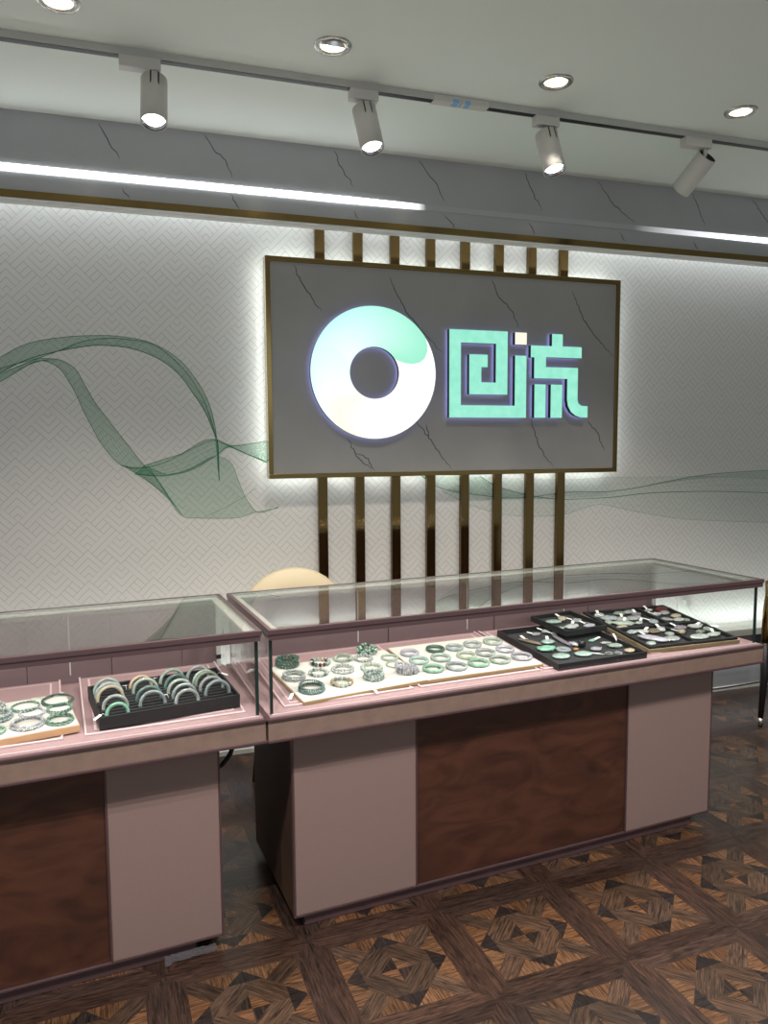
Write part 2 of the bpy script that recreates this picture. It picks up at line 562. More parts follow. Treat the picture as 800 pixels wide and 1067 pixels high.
def resample(pts, n):
    d = [0]
    for a, b in zip(pts, pts[1:]): d.append(d[-1] + (b - a).length)
    out = []; j = 0
    for i in range(n):
        t = d[-1] * i / (n - 1)
        while j < len(pts) - 2 and d[j + 1] < t: j += 1
        k = (t - d[j]) / max(1e-9, d[j + 1] - d[j])
        out.append(pts[j].lerp(pts[j + 1], min(1, max(0, k))))
    return out


def strip_line(mb, pts, w, y, mat):
    """thin flat line on a vertical plane through 2-D points"""
    L = len(pts); b = len(mb.v)
    for i, p in enumerate(pts):
        t = (pts[min(i + 1, L - 1)] - pts[max(i - 1, 0)])
        t = t.normalized() if t.length > 1e-9 else Vector((1, 0, 0))
        ww = w[i] if isinstance(w, list) else w
        n = Vector((-t.y, t.x, 0)) * ww / 2
        mb.v.append((p.x + n.x, y, p.y + n.y)); mb.v.append((p.x - n.x, y, p.y - n.y))
    for i in range(L - 1):
        mb.face((b + 2 * i, b + 2 * i + 1, b + 2 * i + 3, b + 2 * i + 2), mat)


# ------------------------------------------------------------------ room shell
X0, X1, Y0 = -2.6, 5.2, -1.2
RIB = {
'r1a': [(-0.635, 1.76), (-0.523, 1.822), (-0.448, 1.867), (-0.372, 1.895), (-0.257, 1.916), (-0.157, 1.925), (-0.046, 1.926), (0.086, 1.903), (0.204, 1.835), (0.286, 1.734), (0.337, 1.626), (0.364, 1.481), (0.369, 1.282)],
'r1b': [(-0.638, 1.692), (-0.527, 1.754), (-0.451, 1.8), (-0.375, 1.831), (-0.298, 1.853), (-0.182, 1.878), (-0.115, 1.884), (0.0, 1.875), (0.117, 1.833), (0.202, 1.767), (0.267, 1.677), (0.318, 1.591), (0.353, 1.499), (0.369, 1.455), (0.371, 1.282)],
'r1m': [(-0.637, 1.716), (-0.526, 1.774), (-0.387, 1.818), (-0.298, 1.853), (-0.2, 1.897), (-0.102, 1.915), (-0.003, 1.913), (0.098, 1.895), (0.195, 1.822), (0.277, 1.717), (0.325, 1.613), (0.357, 1.486), (0.366, 1.331)],
'r2a': [(-0.638, 1.692), (-0.527, 1.75), (-0.387, 1.816), (-0.339, 1.821), (-0.3, 1.819), (-0.262, 1.805), (-0.225, 1.774), (-0.201, 1.725), (-0.156, 1.638), (-0.114, 1.576), (-0.061, 1.5), (0.034, 1.367), (0.1, 1.285), (0.166, 1.177), (0.2, 1.129)],
'r2b': [(-0.64, 1.661), (-0.528, 1.718), (-0.452, 1.768), (-0.372, 1.811), (-0.294, 1.78), (-0.236, 1.68), (-0.208, 1.608), (-0.175, 1.534), (-0.131, 1.448), (-0.066, 1.368), (-0.001, 1.35), (0.06, 1.353)],
'r2c': [(-0.06, 1.36), (-0.001, 1.345), (0.06, 1.351), (0.136, 1.374), (0.243, 1.427), (0.333, 1.467), (0.386, 1.459), (0.495, 1.407), (0.603, 1.359)],
'r3a': [(0.04, 1.358), (0.132, 1.387), (0.209, 1.412), (0.295, 1.464), (0.361, 1.473), (0.425, 1.446), (0.496, 1.45), (0.605, 1.467)],
'r3b': [(-0.002, 1.32), (0.08, 1.31), (0.155, 1.313), (0.249, 1.337), (0.359, 1.398), (0.416, 1.437), (0.492, 1.408), (0.605, 1.362)],
'r4a': [(0.06, 1.349), (0.127, 1.235), (0.167, 1.163), (0.2, 1.125), (0.243, 1.114), (0.44, 1.107), (0.53, 1.129), (0.644, 1.148)],
'r4b': [(0.06, 1.349), (0.143, 1.317), (0.241, 1.342), (0.345, 1.393), (0.424, 1.366), (0.465, 1.262), (0.5, 1.184), (0.552, 1.128), (0.644, 1.153)],
'r4c': [(0.295, 1.115), (0.419, 1.169), (0.546, 1.247)],
't1': [(1.374, 1.285), (1.484, 1.219), (1.699, 1.179), (1.923, 1.158), (2.185, 1.180), (2.301, 1.183), (2.447, 1.178), (2.653, 1.195), (2.863, 1.227), (3.162, 1.262), (3.581, 1.277), (3.875, 1.278)],
't2': [(1.699, 1.279), (1.787, 1.227), (1.962, 1.177), (2.148, 1.146), (2.266, 1.142), (2.504, 1.147), (2.768, 1.164), (3.166, 1.162), (3.588, 1.143), (3.884, 1.126)],
't3': [(1.484, 1.207), (1.634, 1.134), (1.788, 1.086), (1.964, 1.06), (2.191, 1.061), (2.394, 1.108), (2.517, 1.093), (2.656, 1.062), (2.97, 1.01), (3.381, 0.978), (3.818, 0.952)],
't0': [(2.27, 1.247), (2.464, 1.257), (2.766, 1.253), (3.162, 1.248), (3.584, 1.226), (3.879, 1.214)],
}
wb = MB()
wb.box(X0, X1, WALL_Y, WALL_Y + 0.1, 0, 2.9, M['wall'])


def veil(a, b, n, fill=True, lay=0, edge=0.0022, thin=0.0011, fm='ribbon'):
    N_ = 70
    A = resample(ribbon_pts(RIB[a]), N_); B = resample(ribbon_pts(RIB[b]), N_)
    y = WALL_Y - 0.0006 - lay * 0.0004
    if fill:
        base = len(wb.v)
        for p, q in zip(A, B):
            wb.v.append((p.x, y, p.y)); wb.v.append((q.x, y, q.y))
        for i in range(N_ - 1):
            wb.face((base + 2 * i, base + 2 * i + 1, base + 2 * i + 3, base + 2 * i + 2), M[fm])
    for k in range(n + 1):
        t = k / n
        t = t * t * (3 - 2 * t)
        pts = [p.lerp(q, t) for p, q in zip(A, B)]
        e = k in (0, n)
        strip_line(wb, pts, edge if e else thin, y - 0.0001 - 0.00001 * k, M['strand_edge'] if e else M['strand'])


veil('r1a', 'r1b', 12, True, 0)
veil('r1m', 'r1b', 8, False, 1)
veil('r2a', 'r2b', 0 + 11, True, 2)
veil('r3a', 'r3b', 12, True, 3)
veil('r2c', 'r3b', 6, False, 4)
veil('r4a', 'r4b', 5, True, 5, edge=0.0018, thin=0.0005)
strip_line(wb, ribbon_pts(RIB['r4c']), 0.002, WALL_Y - 0.0035, M['strand'])
veil('t1', 't2', 5, True, 6, edge=0.003, thin=0.0008, fm='ribbon_faint')
veil('t2', 't3', 3, True, 7, edge=0.0014, thin=0.0004, fm='ribbon_faint')
veil('t0', 't1', 2, True, 8, edge=0.0008, thin=0.0004, fm='ribbon_faint')
struct(wb.build('wall_back'), 'light grey back wall with a woven line pattern and green ribbon print', 'wall')
for nm, x0, x1 in (('wall_left', X0 - 0.1, X0), ('wall_right', X1, X1 + 0.1)):
    b = MB(); b.box(x0, x1, Y0, WALL_Y + 0.1, 0, 2.9, M['sidewall'])
    struct(b.build(nm), 'plain side wall of the shop', 'wall')
b = MB(); b.box(X0, X1, Y0, WALL_Y + 0.1, CEIL_Z, CEIL_Z + 0.1, M['ceiling'])
struct(b.build('ceiling'), 'matt pale grey ceiling with downlights', 'ceiling')

# parquet floor: every tile is a mitred frame round a star of triangles
fb = MB(); tone = []; uvs = []
TP, TA = 0.405, radians(2.7)
ox, oy = 0.838, 2.083
LIGHT, DARK, WENGE, TIP, BORD = (0.108, 0.052, 0.025), (0.024, 0.015, 0.012), (0.060, 0.035, 0.023), (0.018, 0.013, 0.012), (0.040, 0.022, 0.016)


def tile_polys():
    out = []
    b_, t_, c_, g_ = 0.74, 0.50, 0.25, 0.19
    base = [
        ([(1, -1), (1, 1), (b_, b_), (b_, -b_)], BORD, pi / 2),
        ([(b_, 0), (t_, b_ - t_), (t_, -(b_ - t_))], TIP, 0),
        ([(c_, 0), (t_, 0), (t_, b_ - t_), (b_ - t_, t_), (0, t_), (0, c_)], WENGE, -pi / 4),
        ([(b_ / 2 + g_ / 2, b_ / 2 - g_ / 2), (b_, b_ - g_), (b_, b_), (b_ - g_, b_), (b_ / 2 - g_ / 2, b_ / 2 + g_ / 2)], WENGE, pi / 4),
        ([(b_, 0), (b_, b_ - g_), (b_ / 2 + g_ / 2, b_ / 2 - g_ / 2)], LIGHT, 0),
        ([(0, b_), (b_ / 2 - g_ / 2, b_ / 2 + g_ / 2), (b_ - g_, b_)], LIGHT, pi / 2),
        ([(0, 0), (c_, 0), (0, c_)], None, 0),
    ]
    for q in range(4):
        ca, sa = cos(q * pi / 2), sin(q * pi / 2)
        for pl, col, g in base:
            cc = col or (LIGHT if q % 2 == 0 else DARK)
            out.append(([(x * ca - y * sa, x * sa + y * ca) for x, y in pl], cc, g + q * pi / 2))
    return out


TPOLY = tile_polys()
ca, sa = cos(TA), sin(TA)
for i in range(-8, 11):
    for j in range(-8, 5):
        cx, cy = (i + 0.5) * TP, (j + 0.5) * TP
        wx, wy = ox + cx * ca - cy * sa, oy + cx * sa + cy * ca
        if wy > WALL_Y + 0.05 or wx < X0 - 0.1 or wx > X1 + 0.1 or wy < Y0 - 0.2: continue
        for pl, col, g in TPOLY:
            k = random.uniform(0.72, 1.25); hue = random.uniform(-0.06, 0.06)
            pts = []
            for x, y in pl:
                lx, ly = x * TP / 2 * 0.997, y * TP / 2 * 0.997
                pts.append((wx + lx * ca - ly * sa, wy + lx * sa + ly * ca, 0.0))
            fb.quad(pts, M['floor'])
            tone.append((col[0] * k * (1 + hue), col[1] * k, col[2] * k * (1 - hue)))
            ou, ov = random.uniform(0, 9), random.uniform(0, 9)
            uvs.append([((x * cos(g) + y * sin(g)) * TP / 2 + ou, (-x * sin(g) + y * cos(g)) * TP / 2 + ov) for x, y in pl])
nb = len(fb.f)
fb.box(X0 - .1, X1 + .1, Y0 - .1, WALL_Y + 0.1, -0.06, -0.0012, M['plinth'])
fo = fb.build('floor')
ca_ = fo.data.attributes.new('tone', 'FLOAT_COLOR', 'FACE')
for i in range(len(fb.f)):
    ca_.data[i].color = (*(tone[i] if i < nb else (0.03, 0.02, 0.015)), 1)
ul = fo.data.uv_layers.new(name='UVMap')
for i in range(nb):
    p = fo.data.polygons[i]
    for k, li in enumerate(p.loop_indices): ul.data[li].uv = uvs[i][k]
struct(fo, 'dark geometric parquet floor of mitred wood tiles', 'floor')

# fascia (bulkhead) with veins
BV = [[(-0.091, 2.711), (-0.058, 2.65), (-0.014, 2.574)], [(-0.011, 2.472), (0.017, 2.426)], [(0.313, 2.711), (0.35, 2.658), (0.399, 2.618), (0.425, 2.544)], [(0.411, 2.485), (0.438, 2.449), (0.453, 2.425)], [(0.857, 2.711), (0.895, 2.639), (0.946, 2.563)], [(0.945, 2.462), (0.971, 2.43)], [(1.25, 2.713), (1.291, 2.659), (1.338, 2.613), (1.38, 2.53)], [(1.366, 2.487), (1.408, 2.451), (1.43, 2.428)], [(1.778, 2.712), (1.824, 2.626), (1.872, 2.54)], [(1.801, 2.483), (1.838, 2.427)], [(2.168, 2.716), (2.218, 2.663), (2.274, 2.6), (2.341, 2.564), (2.395, 2.53)], [(2.305, 2.479), (2.345, 2.436)], [(2.726, 2.71), (2.77, 2.643), (2.816, 2.543)], [(2.747, 2.466), (2.784, 2.43)], [(3.102, 2.715), (3.155, 2.663), (3.222, 2.6), (3.27, 2.54)],
      [(-0.9, 2.71), (-0.84, 2.63), (-0.8, 2.55)], [(3.7, 2.70), (3.78, 2.62), (3.8, 2.55)]]


def crack(mb, pl, y, wmax, mat, rng):
    pts = []
    for (a, b) in zip(pl, pl[1:]):
        A, B = Vector((*a, 0)), Vector((*b, 0)); L = (B - A).length
        n = max(3, int(L / 0.015))
        for k in range(n):
            p = A.lerp(B, k / n)
            if k: p += Vector((rng.uniform(-1, 1), rng.uniform(-1, 1), 0)) * 0.005
            pts.append(p)
    pts.append(Vector((*pl[-1], 0)))
    L = len(pts)
    ws = [wmax * (0.35 + 0.65 * abs(sin(3.1 * i / L + rng.uniform(0, .5)))) for i in range(L)]
    ws[0] = ws[-1] = 0.0004
    strip_line(mb, pts, ws, y, mat)


rng = random.Random(3)
b = MB()
b.box(X0, X1, FAS_Y, FAS_Y + 0.035, 2.395, CEIL_Z, M['fascia'], faces={'-z': M['white_lip'], '+y': M['white_lip']})
for pl in BV: crack(b, pl, FAS_Y - 0.0008, 0.0045, M['vein'], rng)
fas = struct(b.build('trim_1'), 'grey veined marble fascia below the ceiling', 'fascia')
b = MB(); b.box(X0, X1, FAS_Y - 0.006, FAS_Y, 2.397, 2.4235, M['gold']); b.build('gold_edge', fas)
b = MB(); b.box(X0, X1, FAS_Y - 0.004, FAS_Y, 2.494, 2.519, M['led']); b.build('light_line', fas)
b = MB(); b.box(X0, X1, FAS_Y + 0.035, FAS_Y + 0.075, 2.392, 2.400, M['white_lip']); b.build('cove_lip', fas)
# cove top board carries the strip
b = MB(); b.box(X0, X1, FAS_Y + 0.035, WALL_Y, 2.60, CEIL_Z, M['white_lip']); b.build('cove_board', fas)

# lit ledge at the foot of the wall
b = MB()
b.box(X0, X1, 3.43, WALL_Y, 0.335, 0.372, M['ledge'])
b.box(X0, X1, 3.45, WALL_Y, 0.21, 0.335, M['ledge_face'])
b.box(X0, X1, 3.50, WALL_Y, 0.0, 0.21, M['lowpanel'])
led = struct(b.build('trim_2'), 'low white ledge with a dark face along the back wall', 'ledge')
b = MB(); b.box(X0, X1, 3.49, 3.50, 0, 0.022, M['ledge'])
struct(b.build('baseboard_back'), 'thin white skirting below the low ledge', 'skirting')
area('ledge_light', (1.3, 3.50, 0.385), (0, 0.55, 1), 7.4, 0.03, 7, (0.88, 1.0, 0.96))
area('ledge_under_light', (1.3, 3.47, 0.205), (0, 0.3, -1), 7.4, 0.02, 3.0, (0.95, 0.98, 1.0))

# ------------------------------------------------------------------ gold strips and sign
for i in range(8):
    x = 0.8567 + 0.18654 * i
    b = MB(); b.bbox(x - 0.023, x + 0.023, WALL_Y - 0.028, WALL_Y - 0.003, 0.372, 2.50, M['goldstrip'], 0.0015)
    ordn = ['leftmost', 'second from left', 'third from left', 'fourth from left', 'fifth from left', 'third from right', 'second from right', 'rightmost'][i]
    tag(b.build('gold_strip'), 'vertical polished bronze gold strip on the wall behind the sign, ' + ordn + ' of eight', 'trim strip', 'vertical gold strips behind the sign')

SX0, SX1, SZ0, SZ1 = 0.5862, 2.4567, 1.2906, 2.2949
sign = empty('wall_sign', loc=(0, 0, 0), label='large gold-framed grey marble sign with lit ring and green characters', cat='sign')
SV = [[(0.718, 2.265), (0.748, 2.195), (0.8, 2.12), (0.845, 2.057)], [(1.173, 2.242), (1.211, 2.164), (1.269, 2.068), (1.304, 2.034), (1.343, 1.99), (1.453, 1.888)], [(1.71, 2.261), (1.753, 2.171), (1.833, 2.104), (1.861, 2.025)], [(2.167, 2.231), (2.221, 2.122), (2.25, 2.075), (2.339, 1.98), (2.429, 1.898)], [(0.963, 1.474), (1.0, 1.406), (1.037, 1.36), (1.1, 1.318)], [(1.302, 1.566), (1.342, 1.524), (1.378, 1.473), (1.434, 1.402), (1.506, 1.318)], [(1.378, 1.473), (1.363, 1.547)], [(1.937, 1.578), (1.978, 1.456), (2.018, 1.381), (2.076, 1.318)], [(2.272, 1.57), (2.332, 1.504), (2.382, 1.403)], [(1.0, 1.406), (1.066, 1.378), (1.095, 1.322)]]
b = MB()
b.box(SX0 + 0.01, SX1 - 0.01, SIGN_Y + 0.004, SIGN_Y + 0.05, SZ0 + 0.01, SZ1 - 0.01, M['signpanel'])
for pl in SV: crack(b, pl, SIGN_Y + 0.0033, 0.0055, M['vein'], rng)
b.build('marble_panel', sign)
b = MB(); fwid = 0.022
y0, y1 = SIGN_Y - 0.004, SIGN_Y + 0.055
b.bbox(SX0, SX1, y0, y1, SZ1 - fwid, SZ1, M['gold'], 0.0015)
b.bbox(SX0, SX1, y0, y1, SZ0, SZ0 + fwid, M['gold'], 0.0015)
b.bbox(SX0, SX0 + fwid, y0, y1, SZ0 + fwid, SZ1 - fwid, M['gold'], 0.0015)
b.bbox(SX1 - fwid, SX1, y0, y1, SZ0 + fwid, SZ1 - fwid, M['gold'], 0.0015)
b.build('frame', sign)
b = MB(); q = 0.012
b.box(SX0 + q, SX1 - q, SIGN_Y + 0.055, WALL_Y - 0.03, SZ0 + q, SZ1 - q, M['halo_led'], faces={'-y': M['black'], '+y': M['black']})
tag(b.build('backlight', sign), 'white light strip round the back of the sign')

# ring: glowing face runs from green head round to white
RC, RO, RI = (1.0895, 1.782), 0.309, 0.1215
yf, yb = SIGN_Y - 0.032, SIGN_Y - 0.010
rb = MB(); glow = []
nu, nr = 540, 44
TH0 = radians(14)
for i in range(nu):
    for k in range(nr):
        a0, a1 = 2 * pi * i / nu, 2 * pi * (i + 1) / nu
        r0, r1 = RI + (RO - RI) * k / nr, RI + (RO - RI) * (k + 1) / nr
        rb.quad([(RC[0] + r * cos(a), yf, RC[1] + r * sin(a)) for r, a in ((r0, a0), (r1, a0), (r1, a1), (r0, a1))], M['ring_face'])
        am, rm = (a0 + a1) / 2, (r0 + r1) / 2
        hw = (RO - RI) / 2 * 1.0; mid = (RO + RI) / 2
        dr = (rm - mid) / hw
        lead = sqrt(max(0, 1 - dr * dr)) * hw / mid          # rounded head
        d = (am - (TH0 + 0.42 - lead)) % (2 * pi)
        if d > 5.6: t = -1
        else: t = d / radians(250)
        outer = 0.5 + 0.5 * dr
        if t < 0: c = (1.05, 1.05, 1.0)
        else:
            stops = [(0, (0.27, 0.80, 0.56)), (0.16, (0.36, 0.86, 0.68)), (0.42, (0.50, 0.95, 0.88)), (0.68, (0.80, 1.0, 1.0)), (0.85, (1.0, 0.93, 0.70)), (1.0, (1.02, 1.0, 0.9)), (9, (1.05, 1.05, 1.0))]
            c = stops[-1][1]
            for (p0, c0), (p1, c1) in zip(stops, stops[1:]):
                if p0 <= t < p1:
                    f = (t - p0) / (p1 - p0); c = tuple(u + (v - u) * f for u, v in zip(c0, c1)); break
            inn = (1 - outer) * min(1, t / 0.45) * (1 if t < .55 else .5)
            if t < 1: c = tuple(u + (1.05 - u) * 0.6 * inn for u in c)
        glow.append(c)
ng = len(rb.f)
for i in range(nu):
    a0, a1 = 2 * pi * i / nu, 2 * pi * (i + 1) / nu
    for r, flip in ((RO, 0), (RI, 1)):
        q4 = [(RC[0] + r * cos(a0), yf, RC[1] + r * sin(a0)), (RC[0] + r * cos(a1), yf, RC[1] + r * sin(a1)), (RC[0] + r * cos(a1), yb, RC[1] + r * sin(a1)), (RC[0] + r * cos(a0), yb, RC[1] + r * sin(a0))]
        rb.quad(q4[::-1] if flip else q4, M['letter_side'], True)
    rb.quad([(RC[0] + r * cos(a), yb, RC[1] + r * sin(a)) for r, a in ((RI, a0), (RI, a1), (RO, a1), (RO, a0))], M['letter_back'])
ro = rb.build('logo_ring', sign)
at = ro.data.attributes.new('glow', 'FLOAT_COLOR', 'FACE')
for i in range(len(rb.f)): at.data[i].color = (*(glow[i] if i < ng else (0, 0, 0)), 1)
tag(ro, 'glowing jade ring emblem fading from green to white')

yf2, yb2 = SIGN_Y - 0.036, SIGN_Y - 0.010
HUI = [(1.469, 2.0), (1.783, 2.0), (1.783, 1.689), (1.575, 1.689), (1.575, 1.883), (1.674, 1.883), (1.674, 1.822), (1.640, 1.822), (1.640, 1.748), (1.719, 1.748), (1.719, 1.938), (1.530, 1.938), (1.530, 1.635), (1.825, 1.635), (1.825, 1.884), (1.889, 1.884), (1.889, 1.575), (1.469, 1.575)]
LIU = [(2.033, 1.998), (2.095, 1.998), (2.095, 1.937), (2.207, 1.937), (2.207, 1.881), (2.0, 1.881), (2.0, 1.831), (2.187, 1.831), (2.187, 1.670), (2.192, 1.652), (2.204, 1.641), (2.22, 1.637), (2.248, 1.637), (2.248, 1.578), (2.205, 1.579), (2.176, 1.588), (2.15, 1.606), (2.132, 1.634), (2.125, 1.668), (2.125, 1.774), (1.933, 1.774), (1.933, 1.878), (1.913, 1.878), (1.913, 1.937), (2.033, 1.937)]
b = MB(); b.prism(HUI, yf2, yb2, M['letter_face'], M['letter_side'], M['letter_back'])
tag(b.build('character', sign), 'glowing mint green square spiral character')
b = MB(); b.prism(LIU, yf2, yb2, M['letter_face'], M['letter_side'], M['letter_back'])
for xa, xb in ((1.936, 2.0), (2.03, 2.096)):
    b.prism([(xa, 1.744), (xb, 1.744), (xb, 1.576), (xa, 1.576)], yf2, yb2, M['letter_face'], M['letter_side'], M['letter_back'])
tag(b.build('character', sign), 'glowing mint green character with three strokes below')
b = MB(); b.prism([(1.824, 1.998), (1.889, 1.998), (1.889, 1.939), (1.824, 1.939)], yf2, yb2, M['dot_face'], M['letter_side'], M['letter_back'])
tag(b.build('character_dot', sign), 'glowing cream square dot')

# ------------------------------------------------------------------ ceiling fittings
b = MB()
TY = 2.70
b.box(X0, X1, TY - 0.018, TY + 0.018, CEIL_Z - 0.022, CEIL_Z, M['trackmetal'])
b.box(X0, 1.08, TY - 0.012, TY + 0.001, CEIL_Z - 0.0235, CEIL_Z - 0.02, M['black'])
b.box(1.30, X1, TY - 0.012, TY + 0.001, CEIL_Z - 0.0235, CEIL_Z - 0.02, M['black'])
b.box(X0, 1.08, TY + 0.001, TY + 0.012, CEIL_Z - 0.0235, CEIL_Z - 0.02, M['black'])
b.box(1.30, X1, TY + 0.001, TY + 0.012, CEIL_Z - 0.0235, CEIL_Z - 0.02, M['black'])
trk = tag(b.build('light_track'), 'long white ceiling track with black slots carrying the spotlights', 'track')
b = MB(); b.bbox(1.08, 1.188, TY - 0.019, TY + 0.019, CEIL_Z - 0.026, CEIL_Z - 0.004, M['lampwhite'], 0.001)
b.bbox(1.192, 1.30, TY - 0.019, TY + 0.019, CEIL_Z - 0.026, CEIL_Z - 0.004, M['lampwhite'], 0.001)
b.box(1.155, 1.180, TY - 0.0195, TY + 0.012, CEIL_Z - 0.0265, CEIL_Z - 0.012, M['blue'])
b.box(1.205, 1.225, TY - 0.0195, TY + 0.012, CEIL_Z - 0.0265, CEIL_Z - 0.012, M['blue'])
tag(b.build('track_joint', trk), 'white joint with two small blue marks')

HEADS = [  # adapter x0,x1 | stem x | head top, bottom offsets | lit
    (-0.005, 0.125, 0.103, (0.103, -0.035), (0.095, -0.10), True, 'white track spotlight hanging at the left, lit, first from the left'),
    (0.765, 0.868, 0.833, (0.818, -0.03), (0.838, -0.095), True, 'white track spotlight above the left part of the sign, lit'),
    (1.500, 1.600, 1.572, (1.552, -0.03), (1.566, -0.095), True, 'white track spotlight above the sign characters, lit'),
    (2.190, 2.320, 2.300, (2.314, -0.03), (2.262, 0.075), False, 'grey white track spotlight at the right, unlit face turned to the wall'),
]
for ax0, ax1, sxx, (hx, hdy), (bx, bdy), lit, lab in HEADS:
    t = empty('track_spotlight', loc=(sxx, TY, CEIL_Z), label=lab, cat='spotlight', group='spotlights on the ceiling track')
    O = Vector((sxx, TY, CEIL_Z))
    b = MB(); b.bbox(ax0 - O.x, ax1 - O.x, -0.02, 0.02, -0.058, -0.0225, M['lampwhite'], 0.003)
    b.build('adapter', t)
    # axis of the head
    top = Vector((hx, TY, 2.637)) - O
    bot = Vector((bx, TY, 2.455)) - O
    bot.y = -0.058 if lit else 0.215
    zax = (top - bot).normalized(); L = 0.16 if lit else 0.165
    piv = Vector((0, 0, -0.085))
    b = MB()
    b.tube([(0, 0, -0.055), (0, -0.004, -0.075), (top - zax * 0.035) + Vector((0, -0.02, 0)) * 0], 0.0085, M['lampwhite'], 10)
    b.build('stem', t)
    q = zax.to_track_quat('Z', 'Y').to_matrix().to_4x4()
    c0 = top - zax * (L / 2) + Vector((0, 0, 0))
    R = 0.0425
    MM = Matrix.Translation(c0) @ q
    b = MB()
    h = L / 2
    b.lathe([(R - 0.004, h - 0.03), (R - 0.004, h), (R, h - 0.001), (R, -h), (R - 0.003, -h), (R - 0.003, -h + 0.02)], M['lampwhite'], 36, MM, mats=[M['lampdark'], M['lampwhite'], M['lampwhite'], M['lampwhite'], M['lampdark']])
    hd = b.build('lamp_body', t)
    b = MB()
    b.lathe([(0.0, h - 0.028), (R - 0.004, h - 0.028)], M['lampdark'], 36, MM)
    # notch that takes the stem, on the side of the camera
    fr = Vector((0, -1, 0)); fr = (fr - zax * fr.dot(zax)).normalized(); sd = zax.cross(fr).normalized()
    if lit:
        for u0, u1, w0, w1 in ((-0.0145, -0.010, h - 0.042, h), (0.010, 0.0145, h - 0.042, h), (-0.0145, 0.0145, h - 0.047, h - 0.042)):
            pts = []
            for uu, ww in ((u0, w0), (u1, w0), (u1, w1), (u0, w1)):
                pts.append(c0 + fr * (sqrt(R * R - uu * uu) + 0.0008) + sd * uu + zax * ww)
            b.quad(pts, M['lampdark'])
    b.build('stem_notch', t)
    b = MB()
    b.lathe([(R - 0.004, -h + 0.004), (0.022, -h + 0.022)], M['reflector'], 36, MM)
    b.build('reflector', t)
    b = MB()
    b.lathe([(0.0, -h + 0.0215), (0.022, -h + 0.0215)] if not lit else [(0.0, -h + 0.004), (0.02, -h + 0.006), (0.034, -h + 0.012)], M['lampglow'] if lit else M['lampdark'], 36, MM)
    b.build('lens', t)
    if lit:
        spot('track_beam', tuple(O + bot - zax * 0.01), tuple(-zax), 14, 60, 0.6, 0.03, (1, 0.97, 0.93))

for i in range(4):
    x = -0.164 + 0.812 * i
    lab = ['round recessed downlight at the top left corner of the ceiling, lit', 'round recessed downlight above the left end of the sign, lit warm inside', 'round recessed downlight above the right half of the sign, lit', 'round recessed downlight at the far right of the ceiling, lit'][i]
    t = empty('downlight', loc=(x, 2.475, CEIL_Z), label=lab, cat='downlight', group='recessed ceiling downlights')
    b = MB()
    b.lathe([(0.040, 0.0), (0.044, -0.006), (0.058, -0.005), (0.0615, -0.001), (0.0615, 0.004)], M['chrome'], 40)
    b.build('trim_ring', t)
    tilt = [0, 28, 4, 0][i]
    R4 = Matrix.Rotation(radians(tilt), 4, 'X')
    b = MB(); b.lathe([(0.041, -0.001), (0.037, 0.016)], M['reflector'], 36, R4); b.build('gimbal', t)
    b = MB(); b.lathe([(0.0, -0.0015), (0.042, -0.0008)], M['warmglow'], 36, Matrix.Translation((0, 0, -0.001)) ); b.build('lens', t)
    b = MB()
    for k in range(3):
        a = 2 * pi * k / 3 + 0.4
        b.lathe([(0.0, 0.0), (0.015, 0.0)], M['warmled'], 16, Matrix.Translation((0.02 * cos(a), 0.02 * sin(a), -0.0045)))
    b.build('led_cluster', t)


# ------------------------------------------------------------------ display cases
def case_matrix(x, y, a): return Matrix.Translation((x, y, 0)) @ Matrix.Rotation(radians(a), 4, 'Z')


CM2 = case_matrix(0.3341, 2.0647, 4.9219)
CM1 = case_matrix(0.3221, 2.0700, 5.4483)
ZT, ZD, ZB = 0.9353, 0.6835, 0.6131
SLOPE = 0.07


